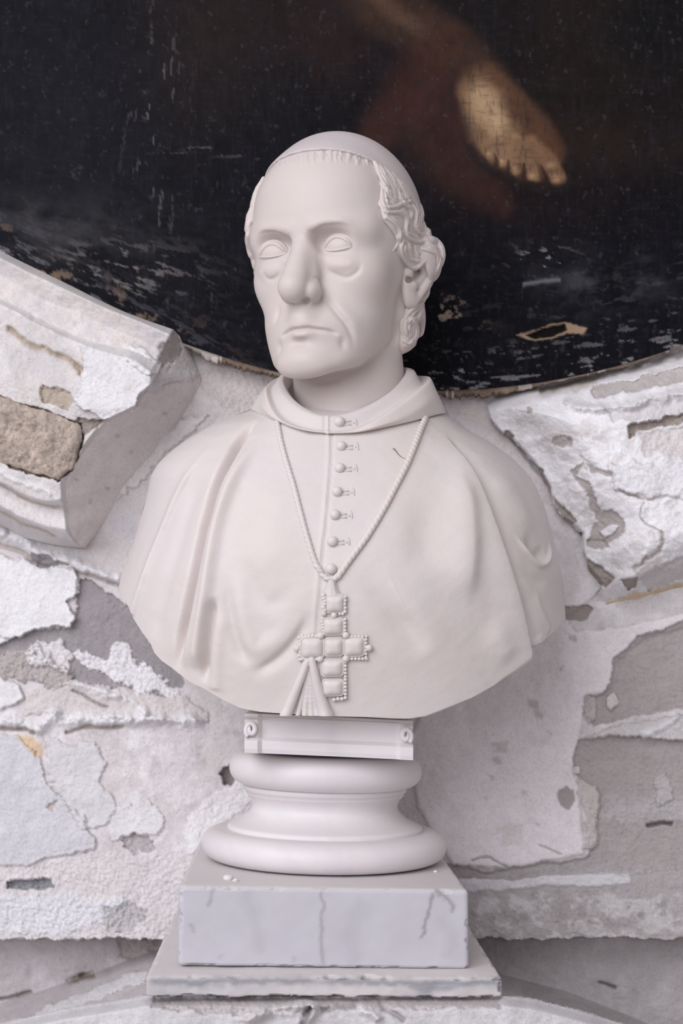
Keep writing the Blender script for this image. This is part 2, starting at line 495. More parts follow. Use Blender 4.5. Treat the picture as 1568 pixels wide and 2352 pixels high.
# ------------------------------------------------------------------ skullcap
def make_cap():
    v = Vol((-105, -115, -40), (105, 120, 145), 1.2)
    v.add(ell((0, 4, 32), (87.3, 100.6, 98.6)))
    v.add(ell((0, -56, 40), (65.5, 42.5, 54.5)), 22)
    X, Y, Z = np.meshgrid(*v.ax, indexing='ij', sparse=True)
    v.d = np.maximum(v.d, ((cap_edge(Y)-Z)*.85).astype(np.float32))
    v.cut(ell((0, 4, 30), (80, 93, 91)))
    V, Q = v.mesh(); return h2w(relax(V, Q, 6, .5)), Q
CV, CQ = make_cap()
keep_parent(mesh_obj('skullcap', CV, CQ, M_CAP), bust)

# ------------------------------------------------------------------ hair: a thick mass from the cap's edge over the ears to the nape
HAIR_OUT = [(846, 366), (862, 384), (872, 410), (876, 432), (874, 455), (872, 482), (878, 506), (892, 524), (904, 540), (914, 560), (918, 585), (930, 606), (944, 618), (962, 618), (974, 608),
            (982, 640), (972, 668), (950, 694), (930, 708), (918, 745), (914, 790), (920, 816), (940, 807), (956, 793), (960, 766), (957, 742), (972, 724), (979, 697), (993, 666), (997, 640), (1013, 625), (1020, 600), (1015, 570),
            (1001, 546), (993, 520), (979, 479), (962, 438), (944, 408), (915, 375), (880, 350)]
def in_poly(px, py, poly):
    """signed distance (negative inside) to a closed polygon"""
    ins = np.zeros(px.shape, bool); best = np.full(px.shape, 1e9); n = len(poly)
    for i in range(n):
        (x1, y1), (x2, y2) = poly[i], poly[(i+1) % n]
        dx, dy = x2-x1, y2-y1
        t = np.clip(((px-x1)*dx+(py-y1)*dy)/(dx*dx+dy*dy+1e-9), 0, 1)
        best = np.minimum(best, (px-x1-t*dx)**2+(py-y1-t*dy)**2)
        if y1 != y2:
            c = ((y1 > py) != (y2 > py)) & (px < (x2-x1)*(py-y1)/(y2-y1)+x1); ins ^= c
    best = np.sqrt(best); return np.where(ins, -best, best)
def proj(W):
    r = W-CAM; fw = r[..., 1]*CP+r[..., 2]*SP; up = -r[..., 1]*SP+r[..., 2]*CP
    return 784+FPX*r[..., 0]/fw, 1176-FPX*up/fw
def hair_mass(v):
    w = Vol(v.lo, v.lo+v.h*(v.n-1), 3.0)                             # coarse region test, then sampled on the fine grid
    X, Y, Z = np.meshgrid(*w.ax, indexing='ij')
    px, py = proj(h2w(np.stack([np.abs(X), Y, Z], -1)))
    reg = in_poly(px, py, [(x+0.0, y) for x, y in HAIR_OUT])*.43
    back = np.maximum(50-Y, -85-Z)                                   # behind the ears everything down to the nape
    reg = np.minimum(reg, back)
    reg = np.where((np.abs(X) < 30) & (Y < 30), 30, reg)
    # linear resample
    ix = [np.clip((a-w.lo[i])/3.0, 0, w.n[i]-1.001) for i, a in enumerate(v.ax)]
    R = reg
    for i in range(3):
        f = np.floor(ix[i]).astype(int); t = (ix[i]-f).astype(np.float32)
        sh = [1, 1, 1]; sh[i] = -1
        R = np.take(R, f, axis=i)*(1-t.reshape(sh))+np.take(R, f+1, axis=i)*t.reshape(sh)
    m = Vol(v.lo, v.lo+v.h*(v.n-1), v.h)
    add_head(m); m.d -= 4.2
    m.add(ell((0, 4, 32), (88, 101, 97)), 4)
    X, Y, Z = np.meshgrid(*v.ax, indexing='ij', sparse=True)
    m.d = np.maximum(m.d, ((Z-cap_edge(Y)-2)*.85).astype(np.float32))
    for s in (-1, 1):
        m.add(ell((s*82, 27, -8), (24, 34, 32)), 12)
        m.add(ell((s*62, 34, -62), (20, 30, 44)), 14)
    m.add(ell((0, 62, -45), (66, 30, 48)), 12)
    hh = np.maximum(7-np.abs(m.d-R), 0)/7
    d = np.maximum(m.d, R)+hh*hh*7*.25
    f2, _, _ = ell((0, 4, 30), (79, 92, 91)); d = np.maximum(d, -f2(X, Y, Z))
    v.d = np.minimum(v.d, d.astype(np.float32))
def c3(x, y): return 820+x*.2126, 340+y*.2126
LOCKS = [  # survey positions on the lit side, root thickness in mm
 ([(190,150),(255,330),(330,430),(420,545)], 3.0), ([(250,195),(330,330),(400,440),(430,560)], 3.0),
 ([(330,245),(415,385),(470,520),(540,585),(600,570)], 2.8), ([(440,340),(510,470),(560,550),(610,590)], 2.4),
 ([(290,370),(262,500),(300,620),(400,640),(520,600),(600,690),(560,800)], 3.6), ([(300,400),(345,520),(430,580),(525,590)], 3.0),
 ([(262,560),(330,680),(450,690),(530,740),(540,830),(520,930)], 3.4), ([(310,740),(420,820),(470,900),(455,1010),(380,1120)], 3.2),
 ([(600,620),(650,720),(640,850),(700,930),(775,960)], 3.2), ([(530,830),(540,940),(600,990),(700,1010),(780,960)], 3.4),
 ([(680,560),(740,700),(760,830),(775,940)], 2.8), ([(640,540),(700,700),(690,830),(740,920)], 2.8), 
 ([(500,970),(478,1080),(505,1200),(580,1290),(660,1290),(740,1215)], 3.4), ([(560,1010),(570,1120),(600,1200),(685,1232)], 3.0),
 ([(620,1030),(640,1130),(675,1195)], 2.6), ([(780,970),(850,1000),(905,1060),(925,1150),(915,1250),(850,1380)], 3.4),
 ([(690,1080),(790,1110),(870,1150),(890,1250),(850,1350)], 3.0), ([(720,1000),(800,1050),(880,1090)], 3.0),
 ([(640,1640),(735,1600),(785,1500)], 3.4), ([(540,1800),(600,1740),(700,1660),(740,1600)], 3.4), ([(640,1850),(690,1790),(725,1690)], 3.4),
 ([(520,1900),(590,1850),(630,1900),(640,2000),(610,2090),(500,2150)], 3.6), ([(510,2080),(560,2110),(615,2060)], 2.6), ([(530,1820),(520,1950),(540,2040)], 3.4)]
def make_hair():
    v = Vol((-125, -105, -150), (125, 120, 125), 1.0)
    hair_mass(v)
    MV, MQ = v.mesh(); LB = BVHTree.FromPolygons(h2w(MV).tolist(), MQ.tolist())
    for pts, r in LOCKS:
        P = []; Nn = []
        for x, y in catmull(pts, 5):
            px, py = c3(x, y)
            dr = Vector(ray(px, py)).normalized(); h = LB.ray_cast(Vector(CAM), dr)
            if h[0] is None: h = S.bvh.ray_cast(Vector(CAM), dr)
            if h[0] is None or (len(P) and np.linalg.norm(w2h(np.array(h[0]))-P[-1]) > 12):
                q = hl(px, py, P[-1][1]) if len(P) else None
                if q is None: continue
                P.append(q); Nn.append(Nn[-1]); continue
            P.append(w2h(np.array(h[0]))); Nn.append(RM.T @ np.array(h[1]))
        if len(P) < 3: continue
        P = np.array(P); Nn = relax1(np.array(Nn)); P = relax1(P); T = np.gradient(P, axis=0); T /= np.linalg.norm(T, axis=1, keepdims=True)+1e-9
        B = np.cross(T, Nn); m = len(P); t = np.linspace(0, 1, m); taper = np.minimum(1, .5+2.5*t)*np.clip((1.04-t)*2.6, .2, 1)
        for off, hgt in ((-1.25, -.5), (-.42, .9), (.42, .9), (1.25, -.5)):
            pts3 = P+B*(off*r*taper)[:, None]*.85+Nn*(hgt*taper)[:, None]
            rad = r*.58*taper
            for s in (1, -1):
                chain(v, (pts3*np.array([s, 1, 1])).tolist(), rad.tolist(), .8)
    rg = random.Random(3)
    for i in range(34):
        a = math.radians(25+130*i/33); wob = rg.uniform(0, 6); q = []
        for j in range(9):
            z = 6-j*12; rr = 84 if z > -20 else 84-(-20-z)*.25
            aa = a+.05*math.sin(j*1.1+wob)
            q.append((math.cos(aa)*rr, 4+math.sin(aa)*(rr+12)-(max(0, -20-z)*.05), z))
        chain(v, q, [4.0]*9, 1.2)
    V, Q = v.mesh(); return h2w(relax(V, Q, 1, .3)), Q
def relax1(P):
    P = P.copy()
    for _ in range(2): P[1:-1] = .5*P[1:-1]+.25*(P[:-2]+P[2:])
    return P
RV, RQ = make_hair()
HS = Sculpt(RV, RQ)
def offset_px(pts, o):
    p = catmull(pts, 4); t = np.gradient(p, axis=0); t /= np.linalg.norm(t, axis=1, keepdims=True)+1e-9
    return [c3(*q) for q in (p+np.stack([-t[:, 1], t[:, 0]], 1)*o)[::2]]
for pts, r in LOCKS:
    for o in (-1.0, 1.0): HS.stroke(offset_px(pts, o*r*9.5), -1.7*mm, .95*mm, fade=.25, fade0=.1, n=3)
    HS.stroke(offset_px(pts, -r*3.2), -.8*mm, .6*mm, fade=.3, n=3)
    HS.stroke(offset_px(pts, r*3.2), -.8*mm, .6*mm, fade=.3, n=3)
    HS.stroke(offset_px(pts, 0), .9*mm, 1.6*mm, fade=.2, n=3)
RV = relax(HS.V, RQ, 1, .25)
keep_parent(mesh_obj('hair', RV, RQ, M_FACE), bust)

# ------------------------------------------------------------------ ears
def make_ear(s):
    v = Vol((40, -25, -80), (115, 60, 25), .9)
    def p(x, y, ly): return hl(*c3(x, y), ly)
    hel = [p(690, 1130, 2), p(800, 1180, 16), p(800, 1330, 22), p(740, 1470, 20), p(670, 1580, 14), p(600, 1680, 6)]
    chain(v, catmull(hel, 4).tolist(), [4.4]*30, 2)
    anti = [p(700, 1240, 8), p(720, 1340, 16), p(660, 1440, 14), p(590, 1490, 5)]
    chain(v, catmull(anti, 4).tolist(), [3.6]*30, 2.5)
    v.add(ell(p(570, 1610, 4), (7, 8, 11)), 4)                        # lobe
    v.add(ell(p(545, 1340, -4), (6, 7, 7)), 3)                        # tragus
    v.add(ell(p(590, 1490, 3), (6, 6, 5)), 3)
    v.add(ell(p(545, 1520, 0), (6, 9, 20)), 4)
    v.cut(ell(p(560, 1430, -2), (3, 9, 4)), 2)
    v.add(ell(np.array(p(680, 1400, 20))+(-9, 3, 0), (9, 18, 26)), 5)      # bowl
    V, Q = v.mesh(); V = relax(V, Q, 2, .4)
    if s < 0: V = V*np.array([-1, 1, 1]); Q = Q[:, ::-1]
    return h2w(V), Q
for s in (1, -1):
    EV, EQ = make_ear(s); keep_parent(mesh_obj('ear', EV, EQ, M_FACE), bust)
#@@END
#@@TORSO
# ------------------------------------------------------------------ cape (mozzetta) over chest and shoulders
LEFT = np.array([(608, 930), (577, 939), (535, 956), (490, 974), (440, 1002), (390, 1038), (361, 1066), (347, 1092), (340, 1126), (326, 1176), (315, 1219), (294, 1280), (279, 1320), (270, 1356), (262, 1400), (252, 1500), (240, 1680)], float)
RIGHT = np.array([(1008, 930), (1023, 951), (1073, 987), (1123, 1014), (1172, 1048), (1207, 1083), (1230, 1117), (1245, 1152), (1257, 1186), (1265, 1217), (1277, 1263), (1288, 1312), (1295, 1374), (1299, 1424), (1304, 1500), (1312, 1680)], float)
BOT = np.array([(255, 1330), (271, 1356), (286, 1379), (297, 1396), (306, 1420), (326, 1452), (344, 1475), (354, 1499), (369, 1517), (394, 1535), (436, 1567), (469, 1583), (511, 1608), (551, 1627), (597, 1636), (644, 1639), (740, 1645), (855, 1648), (939, 1651), (977, 1645), (1031, 1624), (1084, 1603), (1134, 1575), (1180, 1538), (1207, 1512), (1218, 1497), (1245, 1474), (1276, 1447), (1299, 1424), (1330, 1400)], float)
DEP = np.array([(900, .06, .03), (925, .055, .022), (944, .056, -.012), (962, .058, -.043), (1000, .066, -.058), (1050, .071, -.072), (1100, .074, -.084), (1200, .077, -.100), (1300, .079, -.108), (1400, .080, -.107), (1500, .080, -.100), (1640, .080, -.084), (1700, .080, -.080)])
def smooth_interp(x, xs, ys, s=14):
    g = np.arange(xs[0]-60, xs[-1]+60, 2.0); m = int(1.5*s); k = np.exp(-(np.arange(-m, m+1)*2.0/s)**2); k /= k.sum()
    return np.interp(x, g, np.convolve(np.pad(np.interp(g, xs, ys), m, 'edge'), k, 'valid'))
def make_cape(nu=430, nv=330, p=2.35):
    rows = np.arange(926, 1690, 1.0)
    L = smooth_interp(rows, LEFT[:, 1], LEFT[:, 0], 5); R = smooth_interp(rows, RIGHT[:, 1], RIGHT[:, 0], 5)
    Ys = smooth_interp(rows, DEP[:, 0], DEP[:, 1], 40)
    Yf = np.where(rows < 1010, smooth_interp(rows, DEP[:, 0], DEP[:, 2], 6), smooth_interp(rows, DEP[:, 0], DEP[:, 2], 40)); kk = smooth01(985, 1060, rows); Yf = smooth_interp(rows, DEP[:, 0], DEP[:, 2], 6)*(1-kk)+smooth_interp(rows, DEP[:, 0], DEP[:, 2], 40)*kk
    cx = (L+R)/2; a = (R-L)/2
    th = np.linspace(0, math.pi, nu); c = np.cos(th); s = np.sin(th)
    cc = -np.sign(c)*np.abs(c)**(2/p); ss = np.abs(s)**(2/p)
    PX = np.zeros((nu, nv)); PY = np.zeros((nu, nv)); YY = np.zeros((nu, nv)); BY = np.zeros((nu, nv))
    for i in range(nu):
        x = cx+a*cc[i]; below = rows >= np.interp(x, BOT[:, 0], BOT[:, 1])
        k = int(np.argmax(below)) if below.any() else len(rows)-1
        if i in (0, nu-1): k = max(k, 400)
        end = rows[k]
        if k > 0:
            d0 = np.interp(x[k-1], BOT[:, 0], BOT[:, 1])-rows[k-1]; d1 = rows[k]-np.interp(x[k], BOT[:, 0], BOT[:, 1])
            end = rows[k-1]+d0/(d0+d1+1e-9)
        py = np.linspace(926, end, nv)
        PY[i] = py; PX[i] = np.interp(py, rows, x)
        ys = np.interp(py, rows, Ys); yf = np.interp(py, rows, Yf)
        YY[i] = ys-(ys-yf)*ss[i]; BY[i] = ys+.055*ss[i]
    F = at_arr(PX, PY, YY); F[:, -1] += 0
    back_px = PX.copy()
    B = at_arr(PX, PY, BY)
    # the back keeps the front's plan position instead of the view ray
    B[..., 0] = F[..., 0]; B[..., 2] = F[..., 2]
    V = np.concatenate([F.reshape(-1, 3), B.reshape(-1, 3)])
    id0 = np.arange(nu*nv).reshape(nu, nv)
    q = np.stack([id0[:-1, :-1], id0[:-1, 1:], id0[1:, 1:], id0[1:, :-1]], -1).reshape(-1, 4)
    qb = q[:, ::-1]+nu*nv
    e = id0[:, -1]; bot = np.stack([e[:-1], e[:-1]+nu*nv, e[1:]+nu*nv, e[1:]], 1)
    t = id0[:, 0]; top = np.stack([t[:-1], t[1:], t[1:]+nu*nv, t[:-1]+nu*nv], 1)
    return V, np.concatenate([q, qb, bot, top]), nu*nv
TV, TQ, NF = make_cape()
T = Sculpt(TV, TQ, rest=True)
# drapery: broad forms first, then the crisp folds
T.stroke([(560, 1000), (520, 1090), (500, 1180), (478, 1290), (452, 1400), (430, 1490), (418, 1540)], 5*mm, 17*mm, fade=.2)          # swell beside the deep fold
T.stroke([(660, 1060), (630, 1150), (610, 1260), (600, 1340)], 4*mm, 26*mm, fade=.35)
T.stroke([(1035, 1060), (1063, 1148), (1074, 1230), (1072, 1320), (1060, 1400)], 8*mm, 20*mm, wl=11*mm, fade=.3)                                   # soft ridge on the lit breast
T.stroke([(985, 1130), (975, 1230), (990, 1330)], -4*mm, 18*mm, fade=.4)
T.stroke([(1120, 1420), (1150, 1480), (1170, 1530)], 4*mm, 14*mm, fade=.4)
T.stroke([(815, 1290), (893, 1393), (954, 1465), (985, 1505)], -5.5*mm, 12*mm, fade=.5)                                                    # slanting hollow
T.stroke([(850, 1285), (925, 1380), (990, 1450), (1040, 1500)], 3.5*mm, 15*mm, fade=.6)
T.refresh()
T.stroke([(596, 957), (554, 1005), (526, 1059), (497, 1126), (479, 1184), (461, 1255), (447, 1326), (436, 1380), (422, 1451), (411, 1520), (405, 1560)], -17*mm, 5.0*mm, wl=4.2*mm, fade=.18, fade0=.15)
T.stroke([(608, 985), (566, 1050), (532, 1120), (506, 1200), (488, 1290), (474, 1380), (459, 1470), (450, 1545)], 6.5*mm, 6*mm, fade=.1, fade0=.3)
T.stroke([(495, 1366), (486, 1409), (476, 1480), (466, 1590)], -10*mm, 3.8*mm, fade=.12, fade0=.35)
T.stroke([(512, 1400), (502, 1470), (494, 1590)], 2.5*mm, 6*mm, fade=.05, fade0=.4)
T.refresh()
T.stroke([(500, 1004), (451, 1066), (426, 1109), (401, 1159), (376, 1219), (347, 1291), (326, 1351), (306, 1416)], 4.2*mm, 9*mm, wl=1.8*mm, fade=.02, fade0=.3)
T.stroke([(477, 1075), (448, 1130), (424, 1200), (398, 1290), (372, 1380), (352, 1470)], -3.5*mm, 10*mm, fade=.1, fade0=.3)
T.stroke([(522, 1296), (526, 1390), (540, 1462), (558, 1506), (580, 1525)], -4.5*mm, 6*mm, fade=.35)
T.stroke([(572, 1548), (610, 1530), (650, 1500), (690, 1450), (712, 1400)], -4.2*mm, 7*mm, wl=4*mm, fade=.3)
T.stroke([(540, 1290), (548, 1380), (566, 1450), (590, 1490), (640, 1465), (690, 1400)], 3.0*mm, 9*mm, fade=.3)
T.stroke([(556, 1235), (575, 1330), (610, 1380), (650, 1370), (690, 1320)], -2.2*mm, 9*mm, fade=.35)
T.refresh()
# the arm on the far side, set back behind a long crease
CRE = [(1010, 985), (1040, 1026), (1064, 1060), (1087, 1100), (1109, 1150), (1134, 1217), (1157, 1286), (1177, 1350), (1196, 1424), (1213, 1506), (1222, 1545)]
T.stroke(CRE, 7*mm, 26*mm, wl=2.2*mm, fade=0, fade0=.35)
T.refresh()
T.stroke([(x+10, y-3) for x, y in CRE], -4*mm, 3.5*mm, wl=12*mm, fade=0, fade0=.3)
T.stroke([(1110, 1060), (1160, 1120), (1200, 1190), (1225, 1250)], 4*mm, 20*mm, fade=.4)
T.refresh()
T.stroke([(1180, 1225), (1195, 1250), (1214, 1276), (1237, 1298), (1254, 1290), (1261, 1262), (1262, 1235)], 4.5*mm, 2.4*mm, fade=.3)
T.stroke([(1200, 1225), (1222, 1262), (1240, 1275), (1250, 1255)], -6*mm, 7*mm, fade=.35)
T.stroke([(1190, 1290), (1225, 1330), (1258, 1340)], -2.0*mm, 7*mm, fade=.4)
T.stroke([(1200, 1340), (1220, 1410), (1240, 1470)], -2.2*mm, 5*mm, fade=.1, fade0=.4)
T.stroke([(1225, 1350), (1240, 1400), (1262, 1452)], 2.0*mm, 6*mm, fade=.1, fade0=.4)
T.refresh()
# front edge of the buttoned opening
PLK = [(753, 985), (754, 1020), (752, 1070), (748, 1130), (743, 1190), (736, 1250), (730, 1320), (724, 1390), (717, 1460)]
T.stroke(PLK, 1.5*mm, 1.5*mm, wl=1.2*mm, fade=.02)
T.stroke([(x+9, y) for x, y in PLK], -.8*mm, 1.2*mm, fade=.02)
T.stroke([(880, 1290), (900, 1340), (930, 1400), (950, 1440)], .5*mm, 1.0*mm, fade=.4)
T.refresh()
# chipped lower rim and slightly uneven carving
nz = fbm(T.V[:, 0]*40, T.V[:, 1]*40, T.V[:, 2]*40, 3, seed=4)
T.V[:NF] += T.N[:NF]*(nz[:NF, None]*.0007)
T.refresh()
cape = keep_parent(mesh_obj('cape', T.V, T.Q, M_CLOTH), bust)

# ------------------------------------------------------------------ collar: a band round the neck with a turned-down fold
def HY(px, py, off=-.004):
    h = S.hit(px, py); return (h[1] if h is not None else -.03)+off
RINGS = {
 'A0': [(662, 900, .034), (672, 915, .006), (684, 928, -.010), (702, 942, -.018), (726, 953, -.022), (752, 956, -.024), (786, 955, -.022), (828, 942, -.018), (870, 918, -.008), (904, 892, .006), (926, 866, .036)],
 'A': [(652, 864, .036), (655, 888, .004), (667, 908, -.016), (688, 928, -.031), (718, 945, -.042), (752, 953, -.046), (790, 949, -.043), (836, 934, -.035), (880, 910, -.020), (914, 882, .0), (934, 846, .036)],
 'A2': [(638, 868, .038), (642, 893, .0), (655, 914, -.021), (680, 935, -.037), (714, 951, -.048), (752, 957, -.052), (792, 953, -.049), (840, 939, -.041), (886, 915, -.025), (924, 888, -.004), (952, 851, .036)],
 'K': [(630, 884, .040), (624, 905, .004), (638, 940, -.024), (662, 966, -.041), (702, 983, -.052), (752, 989, -.056), (800, 986, -.054), (845, 972, -.046), (905, 931, -.026), (956, 894, .002), (968, 882, .040)],
 'D': [(618, 879, .036), (609, 898, -.003), (623, 940, -.032), (650, 969, -.049), (698, 986, -.058), (752, 990, -.059), (806, 989, -.060), (858, 967, -.057), (916, 929, -.038), (968, 890, -.008), (988, 864, .034)],
 'E': [(594, 908, .036), (596, 926, .0), (616, 952, -.031), (652, 973, -.049), (701, 989, -.060), (752, 992, -.061), (815, 992, -.062), (872, 978, -.058), (936, 954, -.039), (990, 918, -.008), (1004, 902, .036)],
 'C': [(577, 938, .045), (588, 949, .010), (624, 967, -.024), (658, 979, -.043), (704, 990, -.055), (752, 996, -.060), (820, 994, -.059), (885, 982, -.050), (950, 968, -.031), (1004, 954, .004), (1024, 947, .045)],
 'C2': [(585, 936, .050), (597, 945, .018), (630, 962, -.014), (662, 973, -.032), (706, 984, -.044), (752, 990, -.048), (820, 988, -.047), (882, 976, -.038), (944, 962, -.020), (994, 949, .014), (1014, 944, .050)]}
BACKY = dict(A0=.11, A=.115, A2=.12, K=.125, D=.135, E=.14, C=.145, C2=.14)
def make_collar(nv=7):
    rows = []
    for k, pts in RINGS.items():
        x0, x1 = pts[0], pts[-1]; w = x1[0]-x0[0]; by = BACKY[k]
        ym = (x0[1]+x1[1])/2-14
        loop = [at(*q) for q in pts]+[at(x1[0]-.10*w, ym+2, by-.03), at(x1[0]-.33*w, ym-6, by), at(x0[0]+.33*w, ym-6, by), at(x0[0]+.10*w, ym+2, by-.03)]
        P = np.array(loop); n = len(P); out = []
        for i in range(n):
            a, b, c, d = P[i-1], P[i], P[(i+1) % n], P[(i+2) % n]
            for t in np.linspace(0, 1, 24, endpoint=False):
                out.append(.5*((2*b)+(c-a)*t+(2*a-5*b+4*c-d)*t*t+(3*b-a-3*c+d)*t**3))
        rows.append(np.array(out))
    G = np.array(rows); fine = []
    for j in range(len(G)-1):
        for t in np.linspace(0, 1, nv, endpoint=False): fine.append(G[j]*(1-t)+G[j+1]*t)
    fine.append(G[-1]); G = np.array(fine); nr, m = G.shape[:2]
    idx = np.arange(nr*m).reshape(nr, m)
    q = np.stack([idx[:-1, :], np.roll(idx, -1, 1)[:-1, :], np.roll(idx, -1, 1)[1:, :], idx[1:, :]], -1).reshape(-1, 4)
    V = relax(G.reshape(-1, 3), q, 5, .5)
    return V, q[:, ::-1]
KV, KQ = make_collar()
K = Sculpt(KV, KQ)
K.stroke([(752, 950), (752, 994)], 1.6*mm, 1.4*mm, fade=0)
K.stroke([(745, 950), (745, 996)], -1.2*mm, 1.3*mm, fade=0)
collar = keep_parent(mesh_obj('collar', K.V, K.Q, M_CLOTH), bust)

# ------------------------------------------------------------------ buttons and their loops
def frame_at(sc, px, py):
    h = sc.hit(px, py); r = sc.bvh.find_nearest(Vector(h)); n = np.array(r[1])
    # average the normal over a small patch
    d = np.linalg.norm(sc.V-h, axis=1); n = sc.N[d < .012].mean(0); n /= np.linalg.norm(n)
    x = np.cross(np.array([0, 0, 1.0]), n); x /= np.linalg.norm(x); x = -x if x[0] < 0 else x
    z = np.cross(n, x); z = -z if z[2] < 0 else z
    return h, n, x, z
def tube(pts, rad, sides=8, closed=False, twist=None):
    """tube mesh along pts; rad scalar/array; twist=(strands, pitch, depth) gives a laid rope"""
    P = np.asarray(pts, float); m = len(P); rad = np.broadcast_to(np.asarray(rad, float), (m,))
    T_ = np.gradient(P, axis=0); T_ /= np.linalg.norm(T_, axis=1, keepdims=True)+1e-12
    up = np.array([0, -1.0, 0.05]); A = np.cross(T_, up); A /= np.linalg.norm(A, axis=1, keepdims=True)+1e-12; B = np.cross(T_, A)
    ph = np.linspace(0, 2*math.pi, sides, endpoint=False)
    s = np.concatenate([[0], np.cumsum(np.linalg.norm(np.diff(P, axis=0), axis=1))])
    R = rad[:, None]*np.ones(sides)
    if twist:
        k, pitch, dep = twist
        R = R*(1+dep*(np.abs(np.sin(.5*(k*ph[None, :]+2*math.pi*s[:, None]/pitch)))-.6))
    V = P[:, None]+A[:, None]*(R*np.cos(ph))[..., None]+B[:, None]*(R*np.sin(ph))[..., None]
    idx = np.arange(m*sides).reshape(m, sides); nx = np.roll(idx, -1, 1)
    q = np.stack([idx[:-1], nx[:-1], nx[1:], idx[1:]], -1).reshape(-1, 4)
    f = [tuple(r) for r in q]+[tuple(idx[0][::-1]), tuple(idx[-1])]
    return V.reshape(-1, 3), f
def join(parts):
    V, F, o = [], [], 0
    for v, f in parts:
        V.append(np.asarray(v)); F += [tuple(int(i)+o for i in q) for q in f]; o += len(v)
    return np.concatenate(V), F
def dome(c, n, x, z, r, h, rings=9, seg=20):
    V, F = [], []
    for i in range(rings+1):
        a = -.55+(math.pi/2+.55)*i/rings
        for j in range(seg):
            b = 2*math.pi*j/seg
            V.append(c+(x*math.cos(b)+z*math.sin(b))*r*math.cos(a)+n*h*math.sin(a))
    for i in range(rings):
        for j in range(seg):
            F.append((i*seg+j, i*seg+(j+1) % seg, (i+1)*seg+(j+1) % seg, (i+1)*seg+j))
    return np.array(V), F
for i, (px, py) in enumerate([(779, 970), (783, 1026), (780, 1076), (774, 1130), (769, 1183), (763, 1244), (760, 1307)]):
    sc = K if i == 0 else T
    h, n, x, z = frame_at(sc, px, py)
    r = (12.6 if i in (0, 6) else 12)*.43*mm
    keep_parent(mesh_obj('button', *dome(h+n*.0012, n, x, z, r, r*.95), M_TRIM), bust)
    if i < 6:
        L1 = [h2+n*.0004 for h2 in (sc.hit(px+t, py-3+t*.05) for t in (10, 18, 27))]
        L2 = [h2+n*.0004 for h2 in (sc.hit(px+t, py+5+t*.05) for t in (10, 18, 27))]
        E1 = [h2+n*.0004 for h2 in (sc.hit(px+38+t*.2, py+t) for t in (-9, -4, 2, 8))]
        E0 = [h2+n*.0002 for h2 in (sc.hit(px+t, py+1) for t in (26, 32, 38))]
        keep_parent(mesh_obj('button_loop', *join([tube(L1, .0007, 6), tube(L2, .0007, 6), tube(E1, [.0005, .0009, .0009, .0005], 6), tube(E0, [.0005, .0010, .0010], 6)]), M_TRIM), bust)

# ------------------------------------------------------------------ cord
def cord_path(pts, lift):
    L = []
    for px, py in catmull(pts, 40):
        h = T.hit(px, py)
        if h is None: continue
        r = T.bvh.find_nearest(Vector(h)); L.append(h+np.array(r[1])*lift)
    L = np.array(L)
    for _ in range(12): L[1:-1] = .5*L[1:-1]+.25*(L[:-2]+L[2:])
    return L
cl = cord_path([(634, 958), (640, 990), (646, 1020), (658, 1065), (673, 1115), (690, 1180), (706, 1238), (720, 1282), (736, 1314), (750, 1328), (764, 1331)], .0013)
cr = cord_path([(978, 955), (966, 985), (952, 1022), (935, 1064), (912, 1110), (880, 1170), (842, 1233), (804, 1284), (782, 1315), (772, 1327), (762, 1331)], .0017)
keep_parent(mesh_obj('cord', *join([tube(cl, .0026, 18, twist=(2, .0052, .20)), tube(cr, .0031, 18, twist=(2, .0056, .20))]), M_CLOTH), bust)

# ------------------------------------------------------------------ pectoral cross of square-cut stones with beaded rims
C0, CN, CX, CZ = frame_at(T, 766, 1486)
CX = CX+CZ*.02; CX /= np.linalg.norm(CX)
pc = empty('pectoral_cross', C0); pc.parent = bust; pc.matrix_parent_inverse = Matrix.Translation(-bust.location)
def sub(o):
    o.parent = pc; o.matrix_parent_inverse = Matrix.Translation(-Vector(C0)) @ Matrix.Identity(4); return o
U = .43*mm
def cross_pt(px, py, lift):                      # on the cross's own plane, leaning with the chest
    d = ray(px, py); t = ((C0-CAM)@CN)/(d@CN); p = CAM+d*t
    h = T.hit(px, py)
    if h is not None: p = p*.35+h*.65
    return p+CN*lift
def cushion(px, py, w, hgt):
    """one stone: a stepped frame carrying a pillow-cut pyramid"""
    c = cross_pt(px, py, 0); V, F = [], []
    lay = [(1.0, -.003), (1.0, .0026), (.93, .0034), (.90, .0030), (.86, .0026), (.84, .0034), (.70, .0052), (.45, .0066), (.2, .0070)]
    for sc_, z_ in lay:
        ring = []
        for k in range(24):
            a = 2*math.pi*(k+.5)/24; ca, sa = math.cos(a), math.sin(a); e = .22
            q = max(abs(ca), abs(sa)); rr = 1/((abs(ca)**8+abs(sa)**8)**(1/8))
            V.append(c+CX*(ca*rr*w*U*sc_)+CZ*(sa*rr*hgt*U*sc_)+CN*z_)
    for i in range(len(lay)-1):
        for k in range(24): F.append((i*24+k, i*24+(k+1) % 24, (i+1)*24+(k+1) % 24, (i+1)*24+k))
    F.append(tuple((len(lay)-1)*24+k for k in range(24)))
    return np.array(V), F
for px, py, w, hh_ in [(769, 1386, 22, 21), (765, 1438, 24, 20), (766, 1485, 22, 21), (717, 1487, 27, 25), (813, 1484, 24, 23), (763, 1533, 26, 20), (764, 1578, 25, 20)]:
    sub(mesh_obj('cross_stone', *cushion(px, py, w, hh_), M_TRIM))
beads = []
def bead(px, py, r): 
    c = cross_pt(px, py, .0020); beads.append(dome(c, CN, CX, CZ, r*U, r*U*1.0, 6, 10))
for y in np.arange(1370, 1412, 8.5): bead(792+.8*math.sin(y), y, 4.4)
for x in (780, 787): bead(x, 1409, 3.8)
